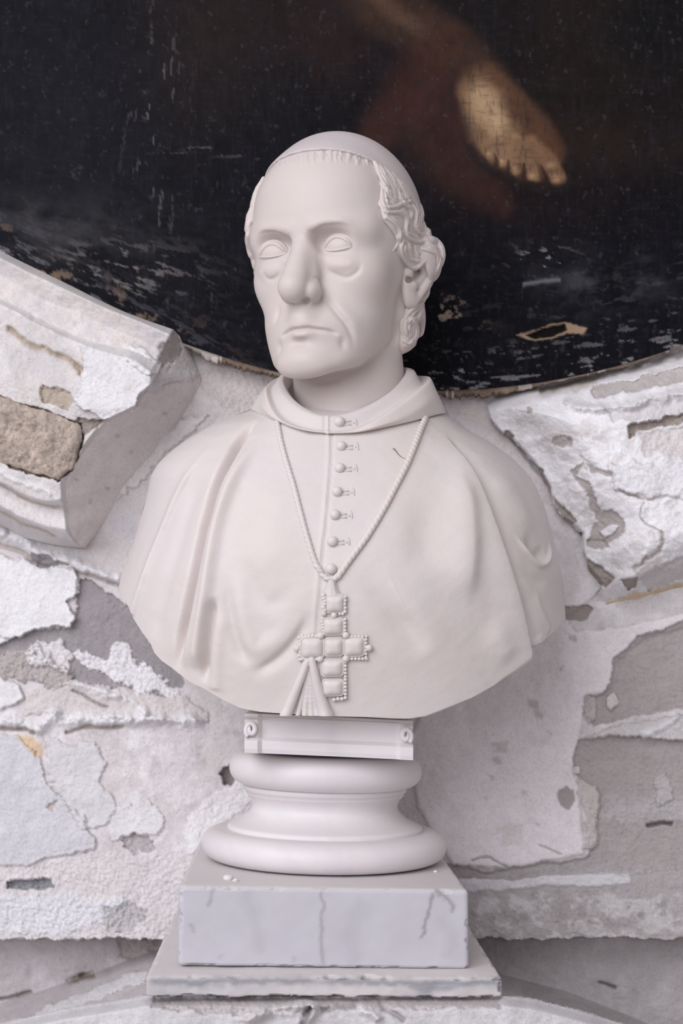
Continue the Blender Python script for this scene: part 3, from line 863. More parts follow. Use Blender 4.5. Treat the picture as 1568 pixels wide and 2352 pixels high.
for y in np.arange(1422, 1452, 8.3): bead(792, y, 4.2)
for y in np.arange(1520, 1556, 8.3): bead(793, y, 4.2)
for y in np.arange(1560, 1606, 8.3): bead(793, y, 4.4)
for x in (767, 776, 785): bead(x, 1604+(x < 770)*2, 4.8)
for x in np.arange(800, 843, 8.2): bead(x, 1512, 4.2); bead(x, 1461, 3.6)
for y in np.arange(1468, 1512, 8.2): bead(840, y, 4.0)
for x in np.arange(694, 735, 8.2): bead(x, 1461+_rg.uniform(-2, 2), 5); bead(x, 1513+_rg.uniform(-2, 2), 5)
for y in np.arange(1464, 1514, 8.2): bead(689+_rg.uniform(-2, 2), y, 5.2)
for y in np.arange(1366, 1412, 7): bead(743+_rg.uniform(-3, 3), y, 6)
for y in np.arange(1420, 1456, 7): bead(741+_rg.uniform(-2, 2), y, 4.6)
sub(mesh_obj('beaded_rim', *join(beads), M_TRIM))
for px, py in ((794, 1458), (794, 1512), (736, 1459), (735, 1512), (847, 1487), (682, 1488)):
    c = cross_pt(px, py, .0026); sub(mesh_obj('corner_bead', *dome(c, CN, CX, CZ, 8.0*U, 8.0*U, 7, 14), M_TRIM))
def bail():
    top = [(752, 1334), (770, 1334)]; out = []
    V = []; prof = [(1331, 753, 771), (1342, 751, 773), (1354, 748, 777), (1368, 742, 786)]
    F = []
    for y, xa, xb in prof:
        for k in range(9):
            t = k/8; V.append(cross_pt(xa+(xb-xa)*t, y, -.002+.0065*math.sin(math.pi*t)**.5+.0008*math.cos(6*math.pi*t)))
    for i in range(3):
        for k in range(8): F.append((i*9+k, (i+1)*9+k, (i+1)*9+k+1, i*9+k+1))
    return np.array(V), F
sub(mesh_obj('bail', *bail(), M_TRIM))
c = cross_pt(767, 1412, .0025); sub(mesh_obj('cross_link', *dome(c, CN, CX, CZ, 7*U, 7*U), M_TRIM))

# ------------------------------------------------------------------ gathered hem showing below the cross
def make_hem():
    lo = np.min([at(640, 1650, -.13), at(770, 1500, -.06)], 0); hi = np.max([at(640, 1650, -.13), at(770, 1500, -.06)], 0)
    v = Vol((lo-.006)*1000, (hi+.006)*1000, .7)
    def pth(pts, lift): 
        out = []
        for px, py in catmull(pts, 6):
            h = T.hit(px, min(py, 1630))
            if py > 1630: h = h+np.array([0, 0, -(py-1630)*.41*mm])
            out.append(((h+np.array([0, -lift*mm, 0]))*1000).tolist())
        return out
    for pts, r0, r1, lift in [([(706, 1516), (696, 1545), (680, 1585), (664, 1625), (655, 1644)], 2.6, 5.4, 2.6), ([(700, 1520), (688, 1560), (668, 1605), (655, 1640)], 2.2, 4.2, 1.5),
                              ([(716, 1512), (722, 1545), (731, 1585), (742, 1622), (748, 1648)], 3.0, 6.4, 3.2), ([(720, 1530), (732, 1580), (750, 1630), (753, 1646)], 2.4, 5.4, 2.0),
                              ([(711, 1530), (706, 1580), (700, 1642)], 1.5, 3.0, .2), ([(713, 1530), (713, 1580), (715, 1644)], 1.5, 3.0, .4), ([(709, 1530), (697, 1585), (684, 1642)], 1.3, 2.6, -.4), ([(715, 1530), (720, 1590), (727, 1644)], 1.3, 2.6, .4)]:
        P = pth(pts, lift); chain(v, P, np.linspace(r0, r1, len(P)).tolist(), .8)
    V, Q = v.mesh(); V = V*.001
    zmin = at(700, 1646, -.11)[2]; V[:, 2] = np.maximum(V[:, 2], zmin-.0005)
    return relax(V, Q, 4, .4), Q
keep_parent(mesh_obj('gathered_hem', *make_hem(), M_CLOTH), bust)
#@@END
#@@SOCLE
# ================================================================== SOCLE, PLINTH BLOCK, SLAB
def revolve(prof, cx, cy, seg=96, lean=.021):
    V, F = [], []; n = len(prof)
    for k in range(seg):
        a = 2*math.pi*k/seg
        for r, z in prof: V.append((cx+r*math.cos(a), cy+r*math.sin(a), z))
    for k in range(seg):
        for i in range(n-1):
            a, b = k*n+i, ((k+1) % seg)*n+i; F.append((a, b, b+1, a+1))
    F.append(tuple(k*n for k in range(seg))[::-1]); F.append(tuple(k*n+n-1 for k in range(seg)))
    V = np.array(V); V[:, 2] -= lean*(V[:, 0]-cx)
    return V, F
AX = .065
def zz(py, Y=AX): return at(744, py, Y)[2]
sc0 = at(744, 1850, AX); kx = (1.45+AX)/FPX*1.003
ztop = at(744, 2040, -.115)[2]
socle = empty('round_socle', (sc0[0], AX, ztop)); tag(socle, 'round moulded white marble socle with scrolled tablet carrying the bust', 'socle')
def arc(rc, zc, rr, rz, a0, a1, n=14):
    return [(rc+rr*math.cos(math.radians(a0+(a1-a0)*i/n)), zc+rz*math.sin(math.radians(a0+(a1-a0)*i/n))) for i in range(n+1)]
zc1 = (zz(1905)+ztop)/2+.0012; rz1 = (zz(1905)-ztop)/2
lower = [(.090, ztop+.0016)]+arc(275*kx-rz1*1.12, zc1, rz1*1.12, rz1, -88, 90, 26)+[(.06, zc1+rz1)]
keep_parent(mesh_obj('lower_torus', *revolve(lower, sc0[0], AX, 128), M_BASE), socle)
scot = [(205*kx, zz(1908)), (217*kx, zz(1908)), (219*kx, zz(1904)), (219*kx, zz(1896)), (215*kx, zz(1892))]
for t in np.linspace(0, 1, 22):
    y = 1890+(1822-1890)*t; r = 159+52*(1-t)**3.2+ 20*max(0, t-.45)**2*3.2
    scot.append((r*kx, zz(y)))
scot += [(179*kx, zz(1816)), (183*kx, zz(1814)), (184*kx, zz(1806)), (182*kx, zz(1802)), (60*kx, zz(1801))]
keep_parent(mesh_obj('scotia', *revolve(scot, sc0[0]+.001, AX, 128), M_BASE), socle)
zc2 = (zz(1728)+zz(1803))/2; rz2 = (zz(1728)-zz(1803))/2
up = [(60*kx, zz(1804))]+arc(217*kx-rz2*1.05, zc2, rz2*1.05, rz2, -88, 92, 24)+[(60*kx, zz(1727))]
o = keep_parent(mesh_obj('upper_torus', *revolve(up, sc0[0]+.0015, AX, 128, .028), M_BASE), socle)

# scrolled tablet between socle and bust: an extruded profile with fillets, volutes at both ends
TY0 = -.048
def tab(px, py, Y=TY0): return at(px, py, Y)
def make_tablet():
    V, F = [], []
    prof = [(1647, .004), (1653, .003), (1655, .0), (1658, .003), (1661, .0045), (1700, .0045), (1704, .002), (1708, -.001), (1727, -.001), (1737, .0)]
    xs = np.linspace(0, 1, 40)
    n = len(prof)
    for t in xs:
        for y, dy in prof:
            x = 562+(947-562)*t+ (1 if t > .5 else 0); yy = y+ (t-.5)*17
            e = 0 if .085 < t < .915 else -.004
            p = tab(x, yy, TY0); V.append(p+np.array([0, dy+e, 0]))
    m = len(xs)
    for i in range(m-1):
        for j in range(n-1): F.append((i*n+j, i*n+j+1, (i+1)*n+j+1, (i+1)*n+j))
    base = len(V)
    for i in range(m):
        for j in (0, n-1): V.append(np.array(V[i*n+j])*np.array([1, 0, 1])+np.array([0, .17, 0]))
    for i in range(m-1):
        F.append((i*n, (i+1)*n, base+(i+1)*2, base+i*2)); F.append((i*n+n-1, base+i*2+1, base+(i+1)*2+1, (i+1)*n+n-1)); F.append((base+i*2, base+(i+1)*2, base+(i+1)*2+1, base+i*2+1))
    F.append(tuple([j for j in range(n)][::-1]+[base, base+1])); F.append(tuple([(m-1)*n+j for j in range(n)]+[base+(m-1)*2+1, base+(m-1)*2]))
    return np.array(V), F
tb = keep_parent(mesh_obj('tablet', *make_tablet(), M_BASE, smooth=False), socle)
for s, cx_, cy_ in ((1, 577, 1676), (-1, 932, 1690)):
    pts = []
    for k in range(60):
        a = k/59*2.6*math.pi; r = 19-k*.27
        pts.append(tab(cx_+s*r*math.cos(a+2.2)*.72, cy_+r*math.sin(a+2.2), TY0-.0035))
    keep_parent(mesh_obj('volute', *tube(pts, np.linspace(.0022, .0030, 60), 10), M_BASE), socle)

# plinth block
def vein_block(o, LINES=None, tone=(.30, .28, .30), front=-.07):
    me = o.data; P = np.array([v.co[:] for v in me.vertices]); px, py = proj(P); n1 = fbm(px/20, py/20, oct=4, seed=5); n2 = fbm(px/20, py/20, oct=4, seed=6)
    k = np.zeros(len(P)); q = np.stack([px+n1*7, py+n2*7, px*0], 1)
    for pts, w, a in LINES or [([(738, 2040), (741, 2100), (736, 2160), (742, 2225)], 4.5, .55), ([(487, 2038), (484, 2062), (482, 2085)], 5, .5), ([(994, 2046), (984, 2085), (975, 2130), (968, 2165)], 4, .8),
                      ([(994, 2046), (1018, 2058), (1035, 2075), (1042, 2095)], 6, .75), ([(436, 2120), (446, 2140)], 5, .4), ([(560, 2040), (585, 2110), (600, 2200)], 16, .16), ([(840, 2060), (800, 2150), (820, 2220)], 22, .14), ([(500, 2205), (512, 2190)], 5, .3), ([(670, 2195), (676, 2210)], 5, .3), ([(1000, 2100), (1040, 2150), (1030, 2210)], 18, .14)]:
        c = catmull(pts, 6); d, par, _, _ = poly_dist(q, np.column_stack([c, np.zeros(len(c))])); k = np.maximum(k, a*np.exp(-(d/w)**2)*smooth01(0, .08, par)*smooth01(1, .9, par))
    k *= P[:, 1] < front
    a = me.color_attributes.new('Vein', 'FLOAT_COLOR', 'POINT'); c = np.ones((len(P), 4), np.float32); c[:, :3] = k[:, None]; a.data.foreach_set('color', c.ravel())
    nt = o.data.materials[0].node_tree; p = nt.nodes['Principled BSDF']; src = p.inputs['Base Color'].links[0].from_socket
    at_ = N(nt, 'ShaderNodeAttribute', attribute_name='Vein'); mx = N(nt, 'ShaderNodeMix', data_type='RGBA'); nt.links.new(at_.outputs['Fac'], mx.inputs[0]); nt.links.new(src, mx.inputs[6]); mx.inputs[7].default_value = (*tone, 1)
    nt.links.new(mx.outputs[2], p.inputs['Base Color'])
def slab_mesh(cx, w, y0, y1, z0, z1, rot, n=(60, 14, 16), rough=.0006, chip=.003, seed=3, bev=.003, skew=0.0):
    bm = bmesh.new(); bmesh.ops.create_cube(bm, size=1)
    bmesh.ops.bevel(bm, geom=list(bm.edges), offset=.004, segments=1, affect='EDGES')
    bm.clear()
    # six gridded faces
    def grid(o, u, v, nu, nv):
        g = [[bm.verts.new(Vector(o)+Vector(u)*(i/nu)+Vector(v)*(j/nv)) for j in range(nv+1)] for i in range(nu+1)]
        for i in range(nu):
            for j in range(nv): bm.faces.new((g[i][j], g[i+1][j], g[i+1][j+1], g[i][j+1]))
    W, D, H = w, y1-y0, z1-z0; x0 = -w/2
    grid((x0, 0, 0), (W, 0, 0), (0, 0, H), n[0], n[2]); grid((x0, D, H), (W, 0, 0), (0, 0, -H), n[0], n[2])
    grid((x0, 0, H), (W, 0, 0), (0, D, 0), n[0], n[1]); grid((x0, D, 0), (W, 0, 0), (0, -D, 0), n[0], n[1])
    grid((x0, D, 0), (0, -D, 0), (0, 0, H), n[1], n[2]); grid((x0+W, 0, 0), (0, D, 0), (0, 0, H), n[1], n[2])
    bmesh.ops.remove_doubles(bm, verts=bm.verts, dist=1e-6)
    P = np.array([v.co[:] for v in bm.verts])
    # rounded, chipped edges
    hx = np.maximum(np.abs(P[:, 0])-(W/2-bev), 0); hy = np.maximum(np.abs(P[:, 1]-D/2)-(D/2-bev), 0); hz = np.maximum(np.abs(P[:, 2]-H/2)-(H/2-bev), 0)
    L = np.sqrt(hx**2+hy**2+hz**2); nz1 = fbm(P[:, 0]*90, P[:, 1]*90, P[:, 2]*90, 3, seed=seed)
    ch = np.maximum(0, nz1-.12)*chip*4
    k = np.where(L > bev*1.05, (bev+0)/np.maximum(L, 1e-9), 1)
    sx = np.sign(P[:, 0]); sy = np.sign(P[:, 1]-D/2); sz = np.sign(P[:, 2]-H/2)
    edge = (L > bev*1.05)
    P[:, 0] -= sx*(hx*(1-k)+edge*(hx > 0)*ch); P[:, 1] -= sy*(hy*(1-k)+edge*(hy > 0)*ch); P[:, 2] -= sz*(hz*(1-k)+edge*(hz > 0)*ch*.6)
    nn = fbm(P[:, 0]*35, P[:, 1]*35, P[:, 2]*35, 3, seed=seed+9)*rough
    P[:, 1] += nn; P[:, 2] += nn*.5
    P[:, 2] -= skew*P[:, 0]
    c, s = math.cos(rot), math.sin(rot)
    X = P[:, 0]*c-(P[:, 1])*s; Yv = P[:, 0]*s+P[:, 1]*c
    for v, x, y, z in zip(bm.verts, X+cx, Yv+y0, P[:, 2]+z0): v.co = (x, y, z)
    return bm
bc = at(744, 2130, -.115); bw = at(1078, 2130, -.115)[0]-at(409, 2130, -.115)[0]
zb = at(744, 2224, -.115)[2]
blk = bm_obj('plinth_block', slab_mesh(bc[0], bw, -.115, .215, zb, ztop, math.radians(2.2), n=(190, 60, 90), bev=.0045, chip=.0012, skew=.021), M_BLOCK)
vein_block(blk)
tag(blk, 'rectangular white marble plinth block with grey veins under the round socle', 'plinth')
sc_ = at(746, 2250, -.150); sw = at(1156, 2250, -.150)[0]-at(336, 2250, -.150)[0]
M_SLAB = marble('dusty_slab_marble', (.60, .575, .585), (.66, .62, .61), vein=(.33, .33, .36), vein_amt=.6, bump=.4, dust=1.0, sss=.05, rough=.7)
slb = bm_obj('base_slab', slab_mesh(sc_[0], sw, -.150, .215, at(746, 2292, -.150)[2], zb-.0003, math.radians(2.0), n=(160, 50, 22), bev=.003, rough=.0022, chip=.006, seed=21, skew=.012), M_SLAB)
vein_block(slb, [([(330, 2250), (450, 2256), (600, 2252), (750, 2256)], 9, .8), ([(700, 2254), (900, 2256), (1000, 2262), (1100, 2258), (1160, 2256)], 9, .8), ([(930, 2262), (1010, 2272), (1060, 2262)], 9, .7), ([(470, 2262), (520, 2268)], 8, .5)], (.27, .27, .30), -.135)
tag(slb, 'wide chipped grey-edged stone slab beneath the marble plinth block', 'slab')
# little things lying about
M_DARK, _nt, _p = nodes_of('dark_fibre'); _p.inputs['Base Color'].default_value = (.22, .19, .17, 1); _p.inputs['Roughness'].default_value = .8
_th = [T.hit(x, y)+np.array([0, -.0006, 0]) for x, y in catmull([(903, 1030), (909, 1036), (914, 1043), (922, 1050), (932, 1054)], 4)]
th = mesh_obj('thread', *tube(_th, np.linspace(.0007, .00012, len(_th)), 6), M_DARK); tag(th, 'tiny dark thread clinging to the cape beside the cord', 'thread')
def crumb(px, py, r, seed):
    d = ray(px, py); zt = ztop-.021*(at(px, py, -.08)[0]-bc[0]); t = (zt-CAM[2])/d[2]; c = CAM+d*t
    bm = bmesh.new(); bmesh.ops.create_icosphere(bm, subdivisions=2, radius=r); P = np.array([v.co[:] for v in bm.verts])
    k = 1+.45*fbm(P[:, 0]/r*1.3, P[:, 1]/r*1.3, P[:, 2]/r*1.3, 3, seed=seed)
    for v, q in zip(bm.verts, P*k[:, None]*np.array([1.25, 1, .7])+c+np.array([0, 0, r*.35])): v.co = q
    return bm
M_CR = marble('plaster_crumb_white', (.80, .77, .77), (.74, .70, .69), bump=.5, sss=0, rough=.95)
for px, py, r, sd, lb in [(524, 2020, .0042, 1, 'largest white plaster crumb on the plinth block, left of the socle'), (541, 2024, .0024, 2, 'small plaster crumb just right of the largest one on the plinth block'), (1000, 2003, .0018, 3, 'tiny plaster crumb on the plinth block at the right foot of the socle')]:
    c_ = bm_obj('plaster_crumb', crumb(px, py, r, sd), M_CR); tag(c_, lb, 'crumb')
#@@END
#@@WALL
# ================================================================== THE WALL, ITS BROKEN STUCCO FRAME AND THE PAINTING
def attr_material(name, rough=.9, bump=.55, scale=240, mott=.10, spec=.15, fine=1200, speck=.8):
    m, nt, p = nodes_of(name); L = nt.links.new
    at_ = N(nt, 'ShaderNodeAttribute', attribute_name='Col')
    tc = N(nt, 'ShaderNodeTexCoord')
    n1 = N(nt, 'ShaderNodeTexNoise'); n1.inputs['Scale'].default_value = 45; n1.inputs['Detail'].default_value = 8; n1.inputs['Roughness'].default_value = .65
    L(tc.outputs['Object'], n1.inputs['Vector'])
    mr = N(nt, 'ShaderNodeMapRange'); mr.inputs['From Min'].default_value = .3; mr.inputs['From Max'].default_value = .7; mr.inputs['To Min'].default_value = 1-mott*.6; mr.inputs['To Max'].default_value = 1+mott
    L(n1.outputs['Fac'], mr.inputs['Value'])
    mx = N(nt, 'ShaderNodeMix', data_type='RGBA', blend_type='MULTIPLY'); mx.inputs[0].default_value = 1
    L(at_.outputs['Color'], mx.inputs[6]); L(mr.outputs['Result'], mx.inputs[7])
    ns = N(nt, 'ShaderNodeTexNoise'); ns.inputs['Scale'].default_value = 420; ns.inputs['Detail'].default_value = 4; ns.inputs['Roughness'].default_value = .7
    L(tc.outputs['Object'], ns.inputs['Vector'])
    sp = ramp(nt, [(.28, (.62, .58, .56)), (.36, (.92, .91, .90)), (.5, (1.06, 1.06, 1.06)), (.72, (1.1, 1.1, 1.11))]); L(ns.outputs['Fac'], sp.inputs['Fac'])
    m2 = N(nt, 'ShaderNodeMix', data_type='RGBA', blend_type='MULTIPLY'); m2.inputs[0].default_value = speck; L(mx.outputs[2], m2.inputs[6]); L(sp.outputs['Color'], m2.inputs[7]); L(m2.outputs[2], p.inputs['Base Color'])
    p.inputs['Roughness'].default_value = rough; p.inputs['Specular IOR Level'].default_value = spec
    n2 = N(nt, 'ShaderNodeTexNoise'); n2.inputs['Scale'].default_value = scale; n2.inputs['Detail'].default_value = 6; n2.inputs['Roughness'].default_value = .7
    L(tc.outputs['Object'], n2.inputs['Vector'])
    n3 = N(nt, 'ShaderNodeTexNoise'); n3.inputs['Scale'].default_value = fine; n3.inputs['Detail'].default_value = 3
    L(tc.outputs['Object'], n3.inputs['Vector'])
    ad = N(nt, 'ShaderNodeMath', operation='MULTIPLY_ADD'); ad.inputs[1].default_value = .5; L(n3.outputs['Fac'], ad.inputs[0]); L(n2.outputs['Fac'], ad.inputs[2])
    b = N(nt, 'ShaderNodeBump'); b.inputs['Strength'].default_value = bump; b.inputs['Distance'].default_value = .003
    L(ad.outputs[0], b.inputs['Height']); L(b.outputs[0], p.inputs['Normal'])
    return m
M_WALL = attr_material('old_plaster')
M_STONE = attr_material('sandstone', bump=.9, scale=330, mott=.25, fine=900)

WHITE = (.84, .825, .845); PLAST = (.74, .705, .715); BEIGE = (.70, .655, .645); GREY = (.36, .335, .345); BROWN = (.40, .355, .33); TAN = (.46, .385, .31); OCHRE = (.72, .565, .40); BLUISH = (.78, .785, .83); SMOOTH = (.90, .85, .87)

class Relief:
    """a stretch of wall surveyed on a grid: depth in metres plus colour, built up from patches with broken edges"""
    def __init__(s, xs, ys, depth, seed=1, color=PLAST):
        s.PX, s.PY = np.meshgrid(np.asarray(xs, float), np.asarray(ys, float), indexing='ij')
        s.Y = depth(s.PX, s.PY) if callable(depth) else np.full(s.PX.shape, float(depth))
        s.C = np.ones(s.PX.shape+(3,))*np.array(color); s.seed = seed
        s.n1 = fbm(s.PX/26, s.PY/26, oct=5, seed=seed, gain=.6); s.n2 = fbm(s.PX/26, s.PY/26, oct=5, seed=seed+50, gain=.6)
        s.n3 = fbm(s.PX/7, s.PY/7, oct=3, seed=seed+90, gain=.6); s.n4 = fbm(s.PX/120, s.PY/120, oct=4, seed=seed+140)
        s.n5 = fbm(s.PX/3.2, s.PY/3.2, oct=2, seed=seed+170)
    def dist(s, poly, rag):
        p = np.array(poly, float); m = 12+rag*1.5
        sl = np.where((s.PX > p[:, 0].min()-m) & (s.PX < p[:, 0].max()+m) & (s.PY > p[:, 1].min()-m) & (s.PY < p[:, 1].max()+m))
        return sl, in_poly(s.PX[sl]+s.n1[sl]*rag, s.PY[sl]+s.n2[sl]*rag, poly)
    def patch(s, poly, color=None, dh=0.0, rag=14, soft=1.6, rough=0.0, mix=1.0, mottle=None, edge=0.0, cs=None):
        """dh > 0 stands proud of what lies beneath"""
        sl, d = s.dist(poly, rag)
        if len(sl[0]) == 0: return
        w = smooth01(soft, -soft, d)
        s.Y[sl] -= w*(dh+rough*(.7*s.n3[sl]+.8*s.n5[sl]))
        if abs(dh) > .0022:                       # thin dark line along the broken edge
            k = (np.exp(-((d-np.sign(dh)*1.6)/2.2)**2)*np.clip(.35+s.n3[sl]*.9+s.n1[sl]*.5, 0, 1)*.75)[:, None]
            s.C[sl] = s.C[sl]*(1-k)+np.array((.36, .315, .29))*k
        if edge: s.Y[sl] -= edge*np.exp(-(d/4.0)**2)*w
        if color is not None:
            wc = smooth01(cs or soft, -(cs or soft), d)*mix
            if mottle is not None:
                th, contrast = mottle; wc = wc*smooth01(th-contrast, th+contrast, s.n1[sl]*.7+s.n3[sl]*.6)
            s.C[sl] = s.C[sl]*(1-wc[:, None])+np.array(color)*wc[:, None]
    def line(s, pts, dh, w, color=None, rag=4, wobble=0.0, asym=1.0):
        p = catmull(pts, 8); m = 4*w+rag*2+6
        sl = np.where((s.PX > p[:, 0].min()-m) & (s.PX < p[:, 0].max()+m) & (s.PY > p[:, 1].min()-m) & (s.PY < p[:, 1].max()+m))
        x = s.PX[sl]+s.n1[sl]*rag; y = s.PY[sl]+s.n2[sl]*rag
        q = np.stack([x, y, 0*x], 1); d, par, near, tan = poly_dist(q, np.column_stack([p, np.zeros(len(p))]))
        side = tan[:, 0]*(y-near[:, 1])-tan[:, 1]*(x-near[:, 0])
        ww = np.where(side > 0, w*asym, w)
        g = np.exp(-(d/ww)**2)*smooth01(0, .04, par)*smooth01(1, .96, par)
        if wobble: g = g*np.clip(1+wobble*s.n1[sl]*2, 0, 2)
        s.Y[sl] -= dh*g
        if color is not None:
            k = np.clip(g*1.4, 0, 1)[:, None]; s.C[sl] = s.C[sl]*(1-k)+np.array(color)*k
    def blotch(s, color, th, soft=.12, freq=1.0, amt=1.0, dh=0.0, region=None, seed=0):
        n = fbm(s.PX/60*freq, s.PY/60*freq, oct=6, seed=s.seed+300+seed, gain=.6); w = smooth01(th-soft, th+soft, n)*amt
        if region is not None:
            sl, d = s.dist(region, 16); k = np.zeros(s.PX.shape); k[sl] = smooth01(6, -14, d); w = w*k
        s.C = s.C*(1-w[..., None])+np.array(color)*w[..., None]; s.Y -= dh*w
    def build(s, name, mat, keep=None, parent=None):
        V = at_arr(s.PX, s.PY, s.Y); a, b = s.PX.shape
        idx = np.arange(a*b).reshape(a, b)
        q = np.stack([idx[:-1, :-1], idx[:-1, 1:], idx[1:, 1:], idx[1:, :-1]], -1)
        if keep is not None:
            k = keep[:-1, :-1] & keep[1:, :-1] & keep[:-1, 1:] & keep[1:, 1:]; q = q[k]
        q = q.reshape(-1, 4); used = np.unique(q); mp = np.full(a*b, -1); mp[used] = np.arange(len(used))
        return mesh_obj(name, V.reshape(-1, 3)[used], mp[q], mat, parent, cols=np.clip(s.C.reshape(-1, 3)[used], 0, 1))

# ------------------------------------------------------------------ back wall
def back_depth(px, py): return np.full(px.shape, .214)
W = Relief(np.arange(-430, 1995, 2.9), np.concatenate([np.arange(770, 2153, 2.9), 2154+np.arange(0, 8, .8)]), back_depth, seed=11, color=PLAST)
W.Y -= W.n4*.003+W.n1*.0012+W.n3*.0005
W.blotch(BEIGE, .05, .25, amt=.7); W.blotch(WHITE, .22, .15, freq=1.6, amt=.6, dh=.0008, seed=4); W.blotch((.58, .54, .54), .34, .12, freq=1.2, amt=.5, seed=7)
W.patch([(440, 820), (620, 860), (640, 900), (560, 960), (430, 1060), (340, 1180), (280, 1340), (190, 1270), (210, 1250), (300, 1100), (440, 930)], (.73, .68, .68), 0, 10, 6, mix=.8)
W.patch([(380, 990), (430, 960), (480, 950), (450, 985), (380, 1040), (310, 1115), (265, 1150), (285, 1110)], (.78, .74, .745), .003, 16, rough=0.00066)
W.patch([(255, 1190), (315, 1165), (330, 1210), (300, 1240), (250, 1225)], (.66, .64, .68), 0, 22, 8, mix=.6)
W.patch([(430, 850), (470, 900), (560, 960), (640, 920), (660, 880), (560, 850)], (.66, .60, .575), -.002, 14, 8, rough=0.00110, mix=.7)
# thin outer fillet that runs on behind the bust on the left
W.line([(-430, 1130), (0, 1222), (80, 1268), (160, 1292), (290, 1336)], .012, 15, WHITE, 5, .3)
W.line([(-430, 1165), (0, 1253), (85, 1296), (170, 1312), (290, 1350)], -.006, 5, (.55, .50, .48), 4)
# left: peeling coats
ALL = [(-460, 1240), (60, 1290), (300, 1350), (420, 1560), (560, 1640), (520, 1780), (470, 1960), (420, 2170), (-460, 2170)]
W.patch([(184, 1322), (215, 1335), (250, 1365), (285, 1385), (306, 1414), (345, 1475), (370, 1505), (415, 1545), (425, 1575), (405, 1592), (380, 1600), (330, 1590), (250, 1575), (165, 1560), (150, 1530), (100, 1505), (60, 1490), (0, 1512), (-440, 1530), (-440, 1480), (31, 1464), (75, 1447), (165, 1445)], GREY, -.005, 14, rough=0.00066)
W.patch([(70, 1272), (100, 1275), (160, 1296), (150, 1312), (116, 1318), (104, 1300), (75, 1288)], GREY, -.003, 10, rough=0.00055)
W.patch([(-440, 1500), (0, 1500), (60, 1486), (110, 1500), (165, 1540), (160, 1575), (100, 1575), (40, 1560), (-40, 1560), (-440, 1560)], (.52, .475, .46), .004, 22, rough=0.00248)
W.patch([(165, 1502), (207, 1498), (245, 1510), (276, 1476), (302, 1491), (298, 1514), (325, 1525), (367, 1548), (406, 1575), (406, 1598), (344, 1587), (321, 1594), (298, 1579), (253, 1567), (214, 1533)], WHITE, .0028, 20, rough=0.00165)
W.patch([(80, 1480), (140, 1470), (170, 1510), (150, 1535), (95, 1530), (60, 1510)], (.78, .755, .76), .004, 22, rough=0.00165)
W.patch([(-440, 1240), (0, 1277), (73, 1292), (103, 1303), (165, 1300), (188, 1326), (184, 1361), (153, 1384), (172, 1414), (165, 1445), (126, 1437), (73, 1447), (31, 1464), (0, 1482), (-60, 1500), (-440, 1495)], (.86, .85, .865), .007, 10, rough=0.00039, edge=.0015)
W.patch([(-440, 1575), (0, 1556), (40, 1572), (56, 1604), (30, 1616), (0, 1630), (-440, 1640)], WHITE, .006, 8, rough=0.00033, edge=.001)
W.patch([(165, 1560), (250, 1582), (330, 1596), (420, 1600), (470, 1630), (480, 1660), (300, 1655), (150, 1640), (60, 1640), (60, 1600), (110, 1580)], (.70, .66, .645), .003, 14, rough=0.00110)
W.line([(160, 1568), (240, 1590), (300, 1612), (345, 1640)], .007, 8, WHITE, 8, .6)
W.line([(160, 1584), (220, 1612), (250, 1626)], -.005, 3, (.45, .41, .40), 5)
W.line([(-430, 1652), (0, 1656), (80, 1672), (125, 1640), (140, 1652), (230, 1655), (300, 1652), (390, 1654), (476, 1662)], .011, 12, WHITE, 9, .5)
W.line([(-430, 1672), (0, 1672), (85, 1684)], -.008, 5, (.50, .44, .40), 6)
W.line([(150, 1684), (200, 1672), (290, 1668)], -.007, 4, (.52, .47, .44), 6)
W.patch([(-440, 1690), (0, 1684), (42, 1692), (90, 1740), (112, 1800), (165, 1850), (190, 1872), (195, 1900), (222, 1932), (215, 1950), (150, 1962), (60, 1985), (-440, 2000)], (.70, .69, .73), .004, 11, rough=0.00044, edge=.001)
W.patch([(100, 1690), (160, 1712), (218, 1704), (242, 1752), (226, 1800), (262, 1832), (266, 1862), (240, 1892), (188, 1905), (160, 1850), (118, 1790)], (.74, .72, .74), .003, 11, rough=0.00055, edge=.001)
W.patch([(250, 1870), (300, 1850), (345, 1840), (380, 1880), (360, 1915), (300, 1920), (255, 1935)], (.80, .78, .795), .0025, 16, rough=0.00055, edge=.0008)
W.patch([(36, 1690), (74, 1690), (96, 1712), (94, 1744), (72, 1730), (52, 1706)], OCHRE, .001, 10, rough=0.00055, cs=5)
W.patch([(-440, 1720), (40, 1720), (60, 1760), (40, 1800), (-440, 1800)], (.68, .68, .72), 0, 24, 12, mix=.6)
W.patch([(300, 1920), (350, 1925), (350, 1952), (300, 1960), (280, 1940)], (.52, .49, .49), -.005, 18, rough=0.00220)
W.patch([(103, 1850), (130, 1835), (120, 1862)], (.6, .52, .48), -.004, 12, rough=0.00110)
W.patch([(505, 1772), (524, 1752), (548, 1778), (540, 1802), (512, 1802)], (.30, .27, .255), -.012, 12, rough=0.00220)
W.patch([(430, 1880), (470, 1840), (560, 1790), (600, 1830), (520, 1880), (480, 1930), (430, 1965)], (.85, .83, .84), .002, 14, rough=0.00110)
W.patch([(-440, 1990), (60, 1985), (215, 1952), (330, 1965), (450, 1960), (440, 2060), (420, 2165), (-440, 2165)], (.76, .725, .725), 0, 14, 8, rough=0.00176)
W.patch([(16, 2022), (120, 2016), (126, 2038), (60, 2042), (16, 2040)], (.33, .33, .35), -.010, 7, rough=0.00165)
W.patch([(-440, 2062), (180, 2056), (300, 2070), (250, 2110), (140, 2146), (-440, 2150)], (.80, .795, .825), .002, 16, 6, rough=0.00033)
W.patch([(240, 2090), (300, 2070), (340, 2100), (310, 2140), (250, 2140)], (.55, .53, .54), -.002, 20, rough=0.00165, mix=.7)
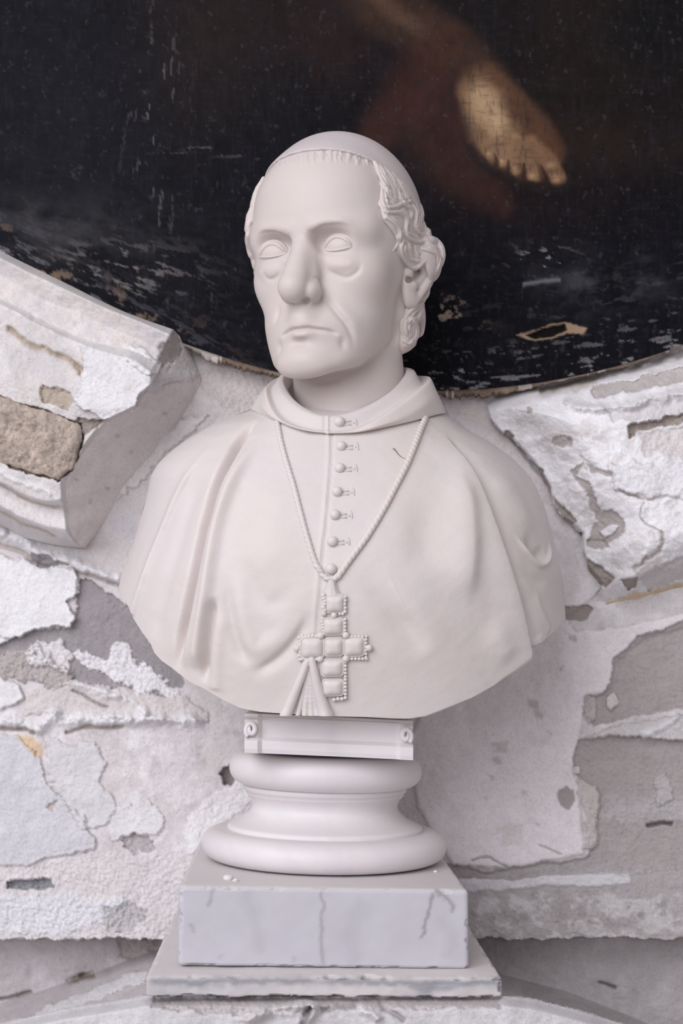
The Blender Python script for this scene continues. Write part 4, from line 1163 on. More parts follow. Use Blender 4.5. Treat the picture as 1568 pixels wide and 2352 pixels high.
# right: smooth niche coat, exposed rubble mortar
SM = [(1000, 900), (1130, 900), (1180, 1020), (1260, 1120), (1340, 1230), (1385, 1350), (1300, 1420), (1320, 1450), (1440, 1440), (1568, 1410), (2010, 1390), (2010, 1420), (1568, 1440), (1470, 1470), (1415, 1520), (1405, 1580), (1345, 1600), (1330, 1680), (1318, 1745), (1325, 1800), (1340, 1960), (1180, 1992), (1040, 1985), (960, 1850), (940, 1700), (1000, 1560), (1260, 1440)]
W.patch(SM, SMOOTH, .004, 6, 5, mix=.95)
W.patch([(1010, 930), (1110, 930), (1180, 1020), (1260, 1130), (1300, 1220), (1240, 1120), (1130, 1000)], (.77, .70, .67), .001, 10, 10, mix=.7)
W.patch([(1270, 1215), (1330, 1240), (1340, 1330), (1300, 1400), (1290, 1300)], (.68, .635, .63), 0, 22, 14, mix=.6)
W.patch([(1300, 1392), (1345, 1388), (1362, 1398), (1340, 1426), (1298, 1424)], BROWN, -.004, 8, rough=0.00110)
MORT = (.49, .445, .44)
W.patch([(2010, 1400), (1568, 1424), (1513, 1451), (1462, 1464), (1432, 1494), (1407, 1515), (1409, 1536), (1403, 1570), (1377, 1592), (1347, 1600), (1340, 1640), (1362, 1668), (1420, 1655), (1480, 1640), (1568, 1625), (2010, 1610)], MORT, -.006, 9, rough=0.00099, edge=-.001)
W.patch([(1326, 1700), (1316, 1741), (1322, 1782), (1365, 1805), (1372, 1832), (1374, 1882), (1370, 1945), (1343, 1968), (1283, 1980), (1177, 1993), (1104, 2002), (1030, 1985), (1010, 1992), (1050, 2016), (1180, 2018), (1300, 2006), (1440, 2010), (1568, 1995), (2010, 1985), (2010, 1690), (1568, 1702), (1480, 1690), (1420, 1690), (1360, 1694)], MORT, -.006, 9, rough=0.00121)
W.patch([(1345, 1690), (1420, 1668), (1520, 1648), (1600, 1638), (2010, 1636), (2010, 1690), (1560, 1700), (1480, 1688), (1400, 1692)], (.70, .67, .67), .007, 12, rough=0.00193)
W.line([(1470, 1690), (1530, 1665), (1560, 1640)], .005, 7, WHITE, 6, .5)
W.patch([(1390, 1600), (1412, 1590), (1420, 1612), (1408, 1632), (1392, 1626)], (.74, .71, .71), .006, 9, rough=0.00110)
W.patch([(1340, 1602), (1366, 1598), (1366, 1655), (1345, 1660)], (.62, .58, .56), .004, 10, rough=0.00165)
W.patch([(1320, 1790), (1355, 1795), (1374, 1832), (1372, 1880), (1364, 1950), (1338, 1950), (1345, 1880)], (.66, .615, .59), .003, 12, rough=0.00165)
W.patch([(1283, 1815), (1300, 1805), (1318, 1815), (1320, 1840), (1305, 1863), (1288, 1850), (1280, 1830)], (.42, .38, .37), -.001, 4, cs=3)
W.patch([(1316, 1762), (1332, 1760), (1332, 1780), (1318, 1780)], (.78, .76, .77), .003, 5)
W.patch([(1400, 1840), (2010, 1810), (2010, 1890), (1568, 1895), (1430, 1890), (1380, 1870)], (.60, .575, .585), .001, 26, 14, rough=0.00055, mix=.7)
W.line([(1480, 1896), (1520, 1890), (1545, 1893)], -.008, 4, (.22, .20, .19), 4)
W.patch([(1500, 1800), (1530, 1760), (1540, 1840), (1515, 1850)], (.62, .59, .59), .003, 20, rough=0.00055, mix=.8)
W.patch([(1145, 1895), (1205, 1892), (1202, 1938), (1150, 1940)], (.68, .635, .61), 0, 12, 6, mix=.6)
for x, y, r, c in [(1143, 1752, 8, .5), (1226, 1617, 12, .5), (1235, 1640, 12, .55), (1150, 1718, 18, .6), (1313, 1462, 9, .45), (1233, 1890, 4, .45), (1205, 1822, 7, .55), (1290, 1535, 7, .5), (1262, 1684, 4, .4), (1118, 1830, 5, .6), (1130, 1790, 7, .6)]:
    W.patch([(x-r, y-r), (x+r, y-r*.6), (x+r*.8, y+r), (x-r*.8, y+r*.7)], (c, c*.94, c*.93), 0, 12, 4, mix=.6)
W.line([(1080, 1975), (1120, 1968), (1165, 1992)], -.003, 2.2, (.52, .49, .49), 5); W.line([(1235, 1940), (1270, 1955), (1290, 1962)], -.002, 2, (.55, .5, .5), 5)
W.patch([(1040, 1990), (1190, 1992), (1300, 1975), (1345, 1985), (1440, 1985), (1568, 1990), (2010, 1985), (2010, 2166), (1020, 2166)], (.50, .465, .465), 0, 10, 4, rough=0.00077)
W.blotch((.70, .675, .685), .06, .18, freq=1.5, amt=.8, dh=.001, region=[(1100, 2060), (2010, 2040), (2010, 2166), (1080, 2166)], seed=9)
W.blotch((.36, .33, .325), .25, .1, freq=2.2, amt=.6, region=[(1085, 2050), (2010, 2000), (2010, 2130), (1090, 2130)], seed=13)
W.patch([(1050, 2020), (1180, 2020), (1300, 2006), (1445, 2006), (1448, 2028), (1360, 2036), (1250, 2032), (1150, 2046), (1070, 2046)], (.76, .74, .765), .002, 6, 2.5)
W.Y += np.maximum(W.PY-2155, 0)*.028                               # the coat's underside turns back over the recess
lowk = smooth01(2110, 2150, W.PY); W.PY += lowk*(W.n1*9+W.n3*2.5)
wall = W.build('wall_back', M_WALL); tag(wall, kind='structure')

# ------------------------------------------------------------------ left run of the broken stucco frame: a moulded bar ending in a broken cross-face
def moulding_left():
    # survey lines across the moulding, from the painting's edge outward: points along the run, depth at the run and at the end
    Ls = [([(-220, 462), (0, 576), (80, 616), (150, 650), (230, 690), (300, 722), (398, 757)], .166),
          ([(-220, 480), (0, 592), (80, 632), (150, 664), (230, 702), (300, 730), (390, 768)], .128),
          ([(-220, 530), (0, 634), (90, 684), (170, 716), (250, 752), (310, 778), (372, 806)], .143),
          ([(-220, 592), (0, 688), (90, 734), (180, 776), (262, 800), (315, 812), (358, 836)], .136),
          ([(-220, 600), (0, 697), (90, 744), (180, 786), (262, 812), (310, 826), (346, 852)], .104),
          ([(-220, 655), (0, 745), (70, 786), (130, 812), (190, 840), (260, 862), (343, 884)], .099),
          ([(-220, 665), (0, 756), (65, 797), (125, 824), (188, 852), (255, 880), (322, 906)], .102),
          ([(-220, 770), (0, 856), (60, 884), (120, 912), (170, 930), (230, 940), (308, 932)], .098),
          ([(-220, 818), (0, 906), (60, 930), (110, 946), (160, 962), (200, 972), (236, 966)], .104),
          ([(-220, 900), (0, 985), (50, 1010), (100, 1030), (140, 1040), (168, 1040), (184, 1030)], .108),
          ([(-220, 970), (0, 1058), (40, 1078), (80, 1096), (110, 1106), (128, 1110), (138, 1104)], .106),
          ([(-220, 1020), (0, 1108), (40, 1130), (80, 1146), (105, 1152), (125, 1152), (140, 1148)], .112),
          ([(-220, 1030), (0, 1118), (40, 1140), (80, 1158), (110, 1166), (130, 1168), (146, 1170)], .134),
          ([(-220, 1070), (0, 1162), (40, 1184), (80, 1200), (110, 1210), (130, 1214), (152, 1218)], .128),
          ([(-220, 1084), (0, 1176), (40, 1198), (80, 1216), (115, 1228), (140, 1236), (170, 1244)], .152),
          ([(-220, 1110), (0, 1206), (45, 1230), (90, 1244), (130, 1252), (160, 1256), (192, 1259)], .205)]
    END = [(438, 800), (442, 815), (452, 842), (461, 866), (460, 885), (455, 900), (444, 925), (420, 960), (392, 1000), (356, 1048), (318, 1086), (290, 1118), (275, 1142), (246, 1190), (222, 1225), (196, 1258)]
    nu, ne, nvsub = 150, 46, 17
    G = np.zeros((len(Ls), nu+ne, 3))
    for k, (pts, Y) in enumerate(Ls):
        c = catmull(pts, 30); L_ = np.concatenate([[0], np.cumsum(np.hypot(*np.diff(c, axis=0).T))]); t = np.linspace(0, L_[-1], nu)
        G[k, :nu, 0] = np.interp(t, L_, c[:, 0]); G[k, :nu, 1] = np.interp(t, L_, c[:, 1]); G[k, :nu, 2] = Y
        f = np.linspace(0, 1, ne+1)[1:]
        G[k, nu:, 0] = G[k, nu-1, 0]+(END[k][0]-G[k, nu-1, 0])*f; G[k, nu:, 1] = G[k, nu-1, 1]+(END[k][1]-G[k, nu-1, 1])*f
        G[k, nu:, 2] = Y+(.216-Y)*f**.9
    rows = []; tags = []
    for k in range(len(Ls)-1):
        m = max(3, int(abs(G[k+1, 0, 1]-G[k, 0, 1])/2.6))
        for t in np.linspace(0, 1, m, endpoint=False): rows.append(G[k]*(1-t)+G[k+1]*t); tags.append(k+t)
    rows.append(G[-1]); tags.append(len(Ls)-1.0)
    D = np.array(rows).transpose(1, 0, 2)
    R = Relief([0, 1], [0, 1], .1, seed=31)
    R.PX, R.PY, R.Y = D[..., 0], D[..., 1], D[..., 2]
    # smooth the section a little
    for _ in range(2): R.Y[:, 1:-1] = .5*R.Y[:, 1:-1]+.25*(R.Y[:, :-2]+R.Y[:, 2:])
    R.C = np.ones(R.PX.shape+(3,))*np.array((.68, .65, .655)); R.seed = 31
    R.n1 = fbm(R.PX/26, R.PY/26, oct=5, seed=31, gain=.6); R.n2 = fbm(R.PX/26, R.PY/26, oct=5, seed=81, gain=.6)
    R.n3 = fbm(R.PX/7, R.PY/7, oct=3, seed=121, gain=.6); R.n4 = fbm(R.PX/120, R.PY/120, oct=4, seed=171); R.n5 = fbm(R.PX/3.2, R.PY/3.2, oct=2, seed=201)
    tg = np.array(tags); isend = np.zeros(R.PX.shape, bool); isend[nu+3:] = True
    R.Y -= R.n4*.002+R.n1*.0016+R.n3*.0007
    R.blotch((.74, .68, .64), .1, .3, amt=.6); R.blotch((.66, .64, .66), .25, .2, freq=.8, amt=.5, seed=3)
    R.C[isend] = np.array((.88, .82, .81)); 
    R.blotch((.86, .82, .81), .05, .2, freq=.7, amt=.5, seed=5)
    R.line([(12, 750), (70, 792), (130, 814), (182, 842), (186, 862)], -.006, 7, TAN, 7, .5)
    R.line([(-200, 668), (-60, 722), (0, 745)], -.003, 4, (.6, .52, .45), 6)
    R.patch([(184, 786), (262, 800), (330, 812), (372, 836), (345, 884), (322, 908), (308, 932), (236, 968), (196, 940), (164, 916), (190, 890), (192, 840)], (.80, .785, .80), .005, 11, rough=0.00044, edge=.0015)
    R.patch([(300, 792), (330, 800), (345, 826), (372, 838), (360, 862), (330, 856), (300, 832), (270, 808)], (.83, .82, .825), .003, 12, rough=0.00083)
    R.line([(-150, 625), (0, 692), (90, 738), (180, 780), (300, 815)], .002, 8, (.84, .82, .81), 10, .8)
    R.patch([(362, 800), (400, 760), (412, 778), (416, 800), (400, 830), (384, 850), (362, 838)], (.50, .46, .45), -.003, 12, rough=0.00220, mix=.8)
    R.patch([(345, 862), (390, 830), (440, 815), (462, 858), (430, 872), (380, 884), (350, 905), (338, 900)], (.76, .735, .735), .003, 12, rough=0.00110)
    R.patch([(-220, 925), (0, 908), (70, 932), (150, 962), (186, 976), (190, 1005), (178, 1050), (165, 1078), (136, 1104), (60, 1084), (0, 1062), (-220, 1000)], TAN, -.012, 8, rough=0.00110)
    R.patch([(92, 890), (150, 900), (165, 915), (150, 938), (100, 928)], (.50, .425, .355), -.005, 14, rough=0.00110)
    R.patch([(176, 962), (240, 966), (226, 980), (196, 1000), (184, 1010)], (.36, .31, .28), -.006, 8, rough=0.00165)
    R.line([(0, 1085), (60, 1112), (110, 1128), (150, 1165)], .002, 5, (.82, .80, .80), 10, .9)
    R.line([(-150, 1040), (0, 1112), (50, 1142), (100, 1160), (146, 1168)], -.003, 3, (.52, .46, .43), 5)
    R.line([(-150, 1100), (0, 1172), (60, 1206), (100, 1220), (130, 1232)], -.003, 3, (.55, .48, .42), 5)
    for x, y in [(177, 1100), (330, 1080), (270, 1000), (210, 1150), (245, 1120), (380, 950), (300, 1040)]:
        R.patch([(x-5, y-4), (x+5, y-3), (x+4, y+5), (x-4, y+4)], (.5, .46, .45), -.001, 8, 3, mix=.6)
    return R, isend
R, _ = moulding_left()
tr1 = R.build('trim_1', M_WALL); tag(tr1, kind='structure')
# the bare sandstone block where the stucco has fallen off
def rubble(name, poly, Y, bulge, mat, color, seed, parent, step=2.6, thick=.03):
    p = np.array(poly, float)
    Q = Relief(np.arange(p[:, 0].min()-10, p[:, 0].max()+10, step), np.arange(p[:, 1].min()-10, p[:, 1].max()+10, step), Y, seed=seed, color=color)
    d = in_poly(Q.PX+Q.n1*6, Q.PY+Q.n2*6, poly)
    Q.Y -= bulge*np.sqrt(np.clip(-d/26, 0, 1))+(Q.n1*.0035+Q.n3*.0022+Q.n5*.0010)*smooth01(2, -8, d)
    Q.Y += thick*smooth01(-1, 5, d)
    Q.blotch(tuple(np.array(color)*.72), .12, .2, freq=2.5, amt=.7); Q.blotch(tuple(np.minimum(np.array(color)*1.3, .8)), .22, .15, freq=3.0, amt=.6, seed=2)
    return Q.build(name, mat, keep=d < 6, parent=parent)
st = rubble('stone', [(-215, 915), (0, 908), (60, 930), (150, 958), (186, 976), (190, 1010), (178, 1050), (165, 1078), (136, 1102), (60, 1082), (0, 1062), (-215, 985)], .108, .010, M_STONE, (.58, .49, .42), 41, tr1)
tag(st, 'bare brown sandstone exposed under fallen stucco')

# ------------------------------------------------------------------ right run of the frame: lumpy limewashed stucco
OUT2 = [(1128, 902), (1180, 874), (1230, 862), (1320, 845), (1400, 830), (1500, 806), (1568, 790), (1800, 735), (1800, 1325), (1568, 1372), (1460, 1398), (1381, 1414), (1340, 1402), (1376, 1370), (1384, 1340), (1352, 1300), (1340, 1262), (1340, 1225), (1318, 1204), (1290, 1186), (1272, 1156), (1262, 1128), (1248, 1092), (1230, 1064), (1205, 1034), (1180, 1010), (1150, 990), (1126, 962), (1118, 930)]
def right_depth(px, py):
    d = in_poly(px, py, OUT2)
    u = np.clip((px-1120)/450, 0, 1.4)
    base = .190-.055*smooth01(0, 1, np.clip(-d/150, 0, 1))-.012*u
    top = 800-.235*(px-1568)                    # inner edge line
    base += .030*smooth01(46, 0, py-top)
    low = 1368-.235*(px-1568)
    base += .045*smooth01(78, 6, low-py)
    return base+.02*smooth01(-3, 8, d)
Q = Relief(np.arange(1096, 1800, 2.7), np.arange(720, 1440, 2.7), right_depth, seed=61, color=(.92, .905, .93))
Q.Y -= Q.n4*.006+Q.n1*.0030+Q.n3*.0006
Q.blotch((.87, .845, .86), .15, .25, amt=.6); Q.blotch((.70, .66, .645), .3, .12, freq=1.4, amt=.6, seed=2, dh=-.001)
Q.line([(1568+230, 768), (1568, 822), (1420, 862), (1300, 880), (1230, 890)], -.010, 14, None, 12, .5)
Q.patch([(1358, 898), (1374, 884), (1435, 877), (1568, 842), (1800, 790), (1800, 822), (1568, 876), (1466, 896), (1389, 910), (1362, 918)], (.56, .515, .50), -.007, 10, rough=0.00110)
Q.line([(1800, 850), (1568, 905), (1450, 930), (1360, 940), (1290, 925)], .010, 10, (.84, .82, .84), 8, .4)
Q.patch([(1390, 940), (1470, 925), (1568, 905), (1800, 850), (1800, 900), (1568, 950), (1450, 965), (1400, 970)], (.66, .63, .645), -.004, 12, rough=0.00066, mix=.7)
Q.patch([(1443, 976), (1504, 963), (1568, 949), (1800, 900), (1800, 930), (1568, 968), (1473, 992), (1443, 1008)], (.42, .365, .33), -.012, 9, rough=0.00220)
Q.patch([(1470, 1000), (1568, 975), (1800, 930), (1800, 1060), (1568, 1050), (1480, 1045)], (.71, .665, .645), -.003, 20, 8, rough=0.00121, mix=.8)
Q.patch([(1400, 1075), (1480, 1060), (1568, 1055), (1800, 1060), (1800, 1150), (1568, 1140), (1480, 1140), (1410, 1120)], (.85, .835, .86), .005, 18, 4, rough=0.00066)
Q.patch([(1240, 880), (1300, 868), (1380, 860), (1370, 890), (1300, 905), (1245, 905)], (.70, .63, .58), -.002, 16, 6, rough=0.00083, mix=.7)
for poly in ([(1312, 1081), (1335, 1066), (1328, 1097), (1351, 1112), (1366, 1143), (1374, 1173), (1404, 1169), (1427, 1192), (1435, 1219), (1389, 1254), (1355, 1238), (1362, 1212), (1370, 1196), (1351, 1150), (1324, 1104)],
             [(1352, 1235), (1390, 1240), (1396, 1256), (1372, 1262), (1352, 1250)], [(1275, 1004), (1290, 1000), (1310, 1000), (1306, 1018), (1290, 1030), (1272, 1022)], [(1300, 1005), (1312, 1008), (1314, 1024), (1302, 1024)],
             [(1210, 938), (1221, 944), (1220, 956), (1212, 954)], [(1345, 1066), (1400, 1090), (1404, 1100), (1380, 1092), (1350, 1078)]):
    Q.patch(poly, (.50, .455, .44), -.0035, 12, rough=0.00049)
Q.patch([(1380, 1218), (1404, 1203), (1420, 1210), (1408, 1227), (1390, 1234)], (.84, .825, .85), .0045, 6)
for poly in ([(1232, 1070), (1247, 1078), (1255, 1104), (1267, 1127), (1263, 1138), (1251, 1112)], [(1267, 1139), (1293, 1166), (1328, 1200), (1312, 1206), (1289, 1187), (1274, 1158)],
             [(1347, 1284), (1374, 1296), (1408, 1326), (1393, 1351), (1370, 1332), (1351, 1300)], [(1427, 1330), (1466, 1323), (1458, 1353), (1439, 1357)], [(1160, 990), (1182, 1000), (1175, 1012), (1155, 1002)]):
    Q.patch(poly, (.42, .375, .345), -.007, 8, rough=0.00165)
Q.line([(1480, 1150), (1470, 1180), (1478, 1200), (1520, 1222)], -.002, 1.8, (.5, .46, .45), 5); Q.line([(1420, 1125), (1455, 1140), (1482, 1146), (1520, 1135)], -.003, 3, (.55, .49, .46), 8, .6)
Q.line([(1520, 1222), (1516, 1260), (1450, 1310)], -.004, 4, (.5, .45, .43), 9, .6); Q.line([(1330, 1045), (1360, 1070), (1400, 1090)], -.0015, 2, (.6, .56, .55), 5)
Q.patch([(1470, 1330), (1520, 1300), (1568, 1275), (1800, 1220), (1800, 1290), (1568, 1330), (1490, 1352)], (.72, .68, .67), -.006, 14, 4, rough=0.00165, mix=.8)
Q.patch([(1381, 1388), (1446, 1366), (1568, 1338), (1800, 1290), (1800, 1325), (1568, 1370), (1458, 1397), (1381, 1412)], (.74, .60, .44), .004, 7, 3, rough=0.00033)
Q.patch([(1500, 1352), (1568, 1340), (1568, 1356), (1510, 1368)], (.66, .48, .30), 0, 10, 5, mix=.7)
tr2 = Q.build('trim_2', M_WALL, keep=in_poly(Q.PX+Q.n1*7, Q.PY+Q.n2*7, OUT2) < 5); tag(tr2, kind='structure')
#@@END
#@@LOW
# ------------------------------------------------------------------ foot of the wall: overhung recess, sloping pediment top
def low_depth(px, py):
    lineL = np.interp(px, [-440, 0, 200, 340, 400], [2430, 2305, 2240, 2188, 2170]); lineR = np.interp(px, [1090, 1155, 1300, 1440, 1568, 2020], [2196, 2238, 2276, 2330, 2385, 2540])
    ln = np.where(px < 744, lineL, lineR)
    z = at_arr(px, ln, np.full(px.shape, .300))[..., 2]
    v = (1176-py)/FPX; dy = CP-v*SP; dz = SP+v*CP
    Yp = CAM[1]+(z-CAM[2])*dy/dz
    rec = .300+0*px
    return np.maximum(np.minimum(rec, Yp), -.095)
B = Relief(np.arange(-430, 2010, 3.4), np.arange(2130, 2540, 2.6), low_depth, seed=91, color=(.58, .545, .555))
B.Y -= B.n4*.004+B.n1*.0022+B.n3*.0008
B.blotch((.52, .485, .48), .1, .25, amt=.6); B.blotch((.66, .63, .645), .2, .2, freq=1.3, amt=.5, seed=5)
B.patch([(270, 2150), (365, 2140), (360, 2180), (300, 2205), (275, 2200)], (.50, .45, .43), -.004, 12, 5, rough=.002, mix=.8)
B.patch([(1095, 2140), (1300, 2150), (1290, 2215), (1200, 2225), (1130, 2205)], (.50, .475, .49), 0, 14, 12, mix=.5)
B.line([(150, 2258), (190, 2245), (220, 2240)], -.008, 6, (.33, .28, .25), 7, .5); B.line([(-20, 2300), (40, 2285), (75, 2275)], -.006, 3, (.3, .26, .25), 4)
B.line([(1370, 2256), (1395, 2262), (1415, 2268)], -.007, 3, (.3, .27, .26), 4)
B.patch([(80, 2330), (110, 2310), (170, 2285), (230, 2262), (330, 2225), (330, 2255), (200, 2300), (100, 2345)], (.76, .745, .76), .004, 14, rough=.003)
B.patch([(1200, 2270), (1300, 2290), (1420, 2330), (1520, 2380), (1440, 2390), (1330, 2330), (1200, 2290)], (.56, .53, .53), .002, 12, rough=.004)
low = B.build('wall_lower', M_WALL); tag(low, kind='structure')
# pediment cap at the bottom edge, out of focus: a broad grey stone with broken carving
EDGE = [(-460, 2500), (0, 2352), (150, 2318), (290, 2296), (330, 2288), (1160, 2288), (1230, 2296), (1330, 2322), (1430, 2352), (1600, 2425), (2020, 2640), (2020, 2800), (-460, 2800)]
def cap_depth(px, py):
    d = in_poly(px, py, EDGE); top = np.clip(-d/26, 0, 1)
    return -.135-.035*smooth01(0, 1, top)+.05*smooth01(0, 5, d)+.00006*np.maximum(np.abs(px-745)-420, 0)
Pd = Relief(np.arange(-430, 1990, 3.6), np.arange(2276, 2560, 3.0), cap_depth, seed=101, color=(.70, .685, .70))
Pd.Y -= Pd.n1*.0015
Pd.blotch((.62, .60, .61), .05, .3, amt=.7)
Pd.patch([(360, 2288), (1150, 2288), (1140, 2312), (900, 2318), (700, 2322), (500, 2330), (350, 2310)], (.58, .54, .535), -.006, 12, 5, rough=.003)
Pd.line([(560, 2350), (600, 2325), (680, 2310), (720, 2312), (700, 2345), (690, 2380)], .014, 12, (.72, .69, .69), 10, .4)
Pd.line([(715, 2312), (700, 2340), (690, 2370)], -.014, 9, (.33, .30, .30), 7); Pd.line([(735, 2320), (790, 2312), (830, 2312)], -.006, 7, (.45, .42, .42), 7)
Pd.line([(820, 2310), (850, 2325), (870, 2345)], .008, 9, (.76, .74, .75), 7); Pd.line([(870, 2300), (890, 2320), (930, 2345)], -.007, 6, (.5, .47, .47), 6)
Pd.patch([(1140, 2305), (1150, 2305), (1152, 2318), (1142, 2318)], (.4, .39, .4), -.003, 4)
pd = Pd.build('pediment_cap', M_WALL, keep=in_poly(Pd.PX+Pd.n1*5, Pd.PY+Pd.n2*5, EDGE) < 4)
tag(pd, 'broad curved grey pediment stone with broken carving at the foot of the monument', 'pediment')
#@@END
#@@PAINT
# ------------------------------------------------------------------ the dark oval painting
M_CANVAS = attr_material('old_oil_paint', speck=.25, rough=.55, bump=.12, scale=700, mott=.25, spec=.05, fine=2600)
def oval_y(x): return 899-3.25e-4*(x-1000)**2
def make_canvas():
    xs = np.arange(-280, 1850, 3.1); t = np.linspace(0, 1, 330)
    R = Relief(xs, t, .186, seed=71, color=(.0075, .0072, .0105))
    yb = oval_y(R.PX); R.PY = -190+(yb+190)*R.PY
    PX, PY = R.PX, R.PY
    n1 = fbm(PX/26, PY/26, oct=5, seed=71, gain=.6); n2 = fbm(PX/26, PY/26, oct=5, seed=121, gain=.6); n3 = fbm(PX/7, PY/7, oct=3, seed=161, gain=.6)
    n4 = fbm(PX/170, PY/170, oct=4, seed=211); n5 = fbm(PX/3.2, PY/3.2, oct=2, seed=241); R.n1, R.n2, R.n3, R.n4, R.n5 = n1, n2, n3, n4, n5
    R.Y = .186-n4*.003-n1*.0006+np.zeros_like(PX)
    C = np.ones(PX.shape+(3,))*np.array((.0050, .0048, .0075))
    def wash(cx, cy, rx, ry, col, amt, ang=0.0, pw=2.0, nz=.35):
        nonlocal C
        c, s = math.cos(ang), math.sin(ang); x = PX-cx+n1*rx*nz; y = PY-cy+n2*ry*nz
        u = (x*c+y*s)/rx; v = (-x*s+y*c)/ry; w = (np.exp(-(u*u+v*v)**(pw/2))*amt)[..., None]
        C = C*(1-w)+np.array(col)*w
    # brown ground at the top, blue-black elsewhere
    wash(700, -40, 420, 210, (.013, .009, .0085), .85); wash(1420, 120, 360, 260, (.011, .008, .0075), .85); wash(1150, 380, 260, 130, (.015, .0085, .008), .8)
    wash(470, 110, 130, 190, (.021, .013, .011), .6, .3); wash(760, 90, 120, 90, (.024, .012, .011), .6); wash(1330, 60, 120, 200, (.016, .011, .008), .6)
    wash(150, 250, 260, 260, (.010, .010, .0145), .6); wash(1500, 60, 120, 90, (.006, .006, .007), .8)
    wash(1330, 330, 330, 60, (.030, .019, .013), .35, .05)
    # the dim leg, and the bare foot coming down into the light
    def stripe(pts, ws, col, amt, edge=.5):
        nonlocal C
        p = catmull(pts, 10); wl = np.interp(np.linspace(0, 1, len(p)), np.linspace(0, 1, len(ws)), ws)
        q = np.stack([(PX+n1*5).ravel(), (PY+n2*5).ravel()], 1); best = np.full(len(q), 1e9)
        for i in range(len(p)-1):
            a, b = p[i], p[i+1]; ba = b-a; tt = np.clip((q-a)@ba/(ba@ba+1e-9), 0, 1)
            best = np.minimum(best, np.hypot(*(q-a-tt[:, None]*ba).T)/(wl[i]+(wl[i+1]-wl[i])*tt))
        w = (smooth01(1+edge, 1-edge, best.reshape(PX.shape))*amt)[..., None]; C = C*(1-w)+np.array(col)*w
    stripe([(820, -60), (880, 10), (960, 60), (1040, 110), (1100, 165), (1140, 215)], [60, 62, 58, 52, 48, 46], (.040, .022, .015), .9, .5)
    stripe([(850, -40), (900, 25), (970, 70)], [20, 22, 16], (.085, .050, .034), .7, .8)
    stripe([(1010, 110), (950, 210), (890, 280), (850, 340)], [60, 62, 50, 30], (.045, .019, .014), .7, .6)
    stripe([(1000, 250), (1030, 330), (1080, 400), (1150, 470)], [75, 80, 60, 30], (.040, .017, .014), .65, .6)
    stripe([(1110, 205), (1150, 260), (1190, 320), (1215, 345)], [58, 66, 78, 70], (.090, .046, .027), .95, .28)
    stripe([(1098, 215), (1122, 260), (1142, 310), (1160, 330)], [36, 46, 50, 44], (.25, .155, .088), .9, .6)
    stripe([(1105, 222), (1128, 256), (1140, 280)], [22, 28, 22], (.42, .285, .17), .75, .9)
    stripe([(1180, 240), (1230, 300), (1270, 350)], [26, 30, 26], (.075, .036, .022), .8, .6)
    for pts, w_, c_ in [([(1215, 335), (1255, 365), (1282, 408)], [24, 21, 19], (.17, .092, .052)), ([(1190, 335), (1212, 370), (1224, 404)], [18, 15, 14], (.19, .11, .062)), ([(1165, 335), (1178, 365), (1182, 392)], [16, 13, 12], (.20, .118, .068)),
                        ([(1135, 328), (1148, 352), (1152, 372)], [14, 12, 11], (.20, .12, .07)), ([(1108, 315), (1116, 338), (1122, 356)], [14, 11, 10], (.18, .105, .06))]:
        stripe(pts, w_, c_, .9, .35)
    for x, y, r in [(1276, 408, 10), (1222, 404, 8), (1181, 390, 7), (1152, 370, 6), (1122, 353, 6), (1264, 380, 9)]: wash(x, y, r, r*.9, (.42, .27, .165), .6, nz=.05)
    for pts in ([(1243, 380), (1252, 400), (1257, 424)], [(1203, 376), (1204, 392), (1203, 412)], [(1167, 368), (1167, 382), (1168, 398)], [(1135, 354), (1138, 366), (1139, 378)]): stripe(pts, [2.5, 4, 7], (.022, .013, .011), .8, .8)
    stripe([(1300, 430), (1240, 432), (1180, 420), (1120, 385), (1080, 340)], [10, 12, 12, 12, 10], (.014, .010, .010), .75, .6)
    # bloom, scuffs, flaking, and a light sheen painted in at lower left
    edge = oval_y(PX)-PY
    def scuff_sheen(th, soft, fx, fy, ang, region, col, amt, seed):
        nonlocal C
        c, s = math.cos(ang), math.sin(ang); x = PX*c+PY*s; y = -PX*s+PY*c
        w = smooth01(th, th+soft, fbm(x/fx, y/fy, oct=5, seed=seed, gain=.65))*region*amt; C = C*(1-w[..., None])+np.array(col)*w[..., None]
    def reg(cx, cy, rx, ry): return np.exp(-((PX-cx)/rx)**2-((PY-cy)/ry)**2)
    scuff_sheen(-.2, .9, 140, 60, .25, reg(90, 540, 240, 80), (.060, .058, .064), .7, 3); scuff_sheen(-.2, .9, 90, 50, -.2, reg(1390, 650, 130, 60), (.075, .075, .09), .7, 4)  # left patch: gloss sheen of the light put into the colour, mixed with wear
    scuff_sheen(.22, .10, 60, 14, .35, reg(300, 640, 140, 60)+reg(230, 600, 120, 50)*.6, (.15, .14, .14), .8, 5)
    scuff_sheen(.30, .08, 40, 30, .2, np.exp(-edge/38)*smooth01(620, 250, PX), (.33, .23, .16), .9, 6); scuff_sheen(.16, .12, 50, 10, .45, np.exp(-edge/36)*smooth01(700, 100, PX), (.26, .25, .29), .7, 7)
    scuff_sheen(.26, .10, 50, 14, -.1, np.exp(-edge/70)*smooth01(780, 960, PX), (.25, .24, .26), .8, 8); scuff_sheen(.22, .08, 34, 22, 0, reg(1010, 720, 80, 40), (.30, .24, .20), .9, 9)
    scuff_sheen(.30, .1, 90, 9, 0, reg(560, 347, 160, 10), (.17, .16, .16), .9, 10); scuff_sheen(.42, .08, 12, 16, .1, np.ones_like(PX), (.06, .058, .064), .35, 12); scuff_sheen(.36, .1, 9, 60, .08, reg(360, 300, 60, 260)+reg(500, 640, 30, 60)+reg(340, 520, 16, 40), (.13, .125, .13), .7, 13)
    scuff_sheen(.30, .1, 30, 10, .3, reg(1050, 850, 70, 26)+reg(1250, 600, 60, 30), (.30, .29, .31), .8, 14)
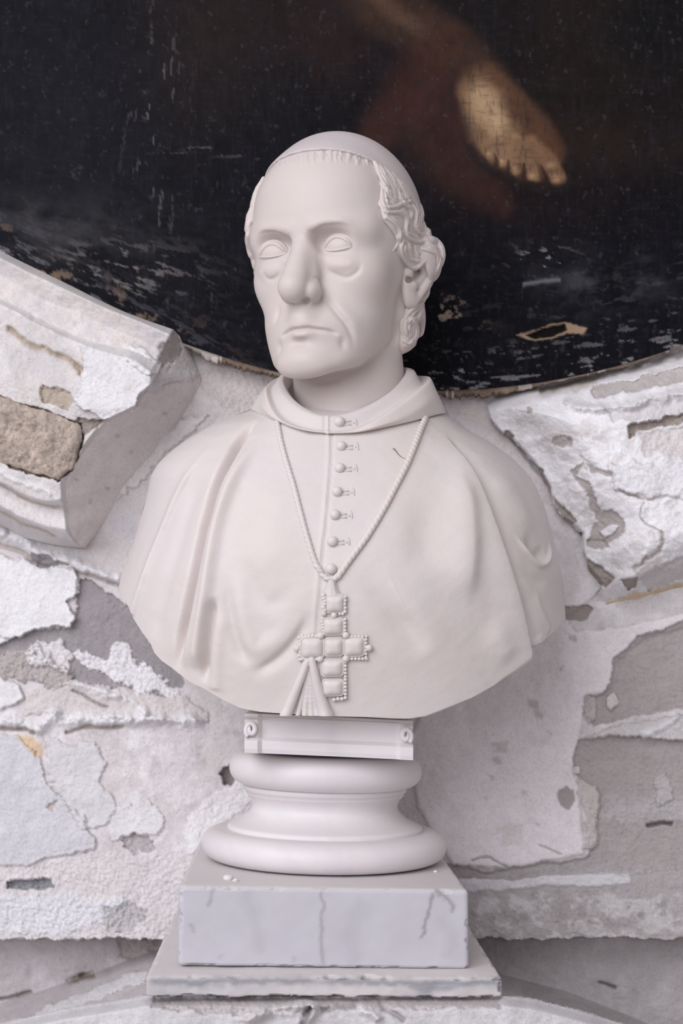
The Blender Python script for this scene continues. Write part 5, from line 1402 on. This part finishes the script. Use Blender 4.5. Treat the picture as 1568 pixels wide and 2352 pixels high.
    scuff_sheen(-.1, .8, 60, 60, 0, smooth01(400, -100, PX)*smooth01(700, 200, PY), (.017, .017, .024), .5, 15)
    scuff_sheen(.1, .5, 5, 40, .03, np.ones_like(PX), (.017, .0165, .022), .5, 16); scuff_sheen(.1, .5, 40, 5, .03, np.ones_like(PX), (.017, .0165, .021), .4, 17)
    R.C = C
    # the tear on the right
    R.patch([(1186, 772), (1230, 758), (1262, 744), (1300, 740), (1350, 752), (1340, 768), (1300, 766), (1270, 780), (1215, 782)], (.30, .215, .15), .0015, 6, 2, rough=.001)
    R.patch([(1208, 770), (1250, 752), (1296, 744), (1304, 758), (1270, 776), (1225, 778)], (.006, .005, .005), -.006, 5, 2)
    R.line([(1196, 655), (1230, 650), (1290, 640)], .001, 4, (.12, .12, .14), 5)
    return R
R = make_canvas()
pt = R.build('oval_painting', M_CANVAS); 
tag(pt, 'dark old oval oil painting with a bare foot, behind the marble head', 'painting')
# ragged wooden edge of the canvas
M_WOODE = attr_material('splintered_wood', bump=.8, scale=200, mott=.35)
def wood_edge():
    V, C = [], []; xs = np.arange(-280, 1850, 2.6); q = []; hf = fbm(xs/7, xs*0+2, oct=4, seed=5, gain=.7)
    a = fbm(xs/40, xs*0, oct=5, seed=3, gain=.65); b = fbm(xs/55, xs*0+5, oct=4, seed=8, gain=.6)
    for i, x in enumerate(xs):
        y = oval_y(x); th = 15+15*a[i]+7*hf[i]; th = max(th, 4)
        if x > 1130: th *= max(.25, 1-(x-1130)/160)
        V += [at(x, y-2, .1835-.001*b[i]), at(x, y+th*.3, .183+.002*hf[i]), at(x, y+th*.75, .187+.003*b[i]-.003*hf[i]), at(x, y+th, .194), at(x, y+th*.5, .209)]
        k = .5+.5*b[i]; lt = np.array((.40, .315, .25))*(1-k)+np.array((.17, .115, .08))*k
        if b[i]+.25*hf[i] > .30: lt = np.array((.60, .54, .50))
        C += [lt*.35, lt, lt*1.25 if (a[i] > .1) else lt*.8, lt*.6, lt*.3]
    n = len(xs); idx = np.arange(n*5).reshape(n, 5)
    F = np.stack([idx[:-1, :-1], idx[:-1, 1:], idx[1:, 1:], idx[1:, :-1]], -1).reshape(-1, 4)
    return np.array(V), F, np.array(C)
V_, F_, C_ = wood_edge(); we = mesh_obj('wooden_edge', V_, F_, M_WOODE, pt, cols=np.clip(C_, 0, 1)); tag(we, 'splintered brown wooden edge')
#@@END
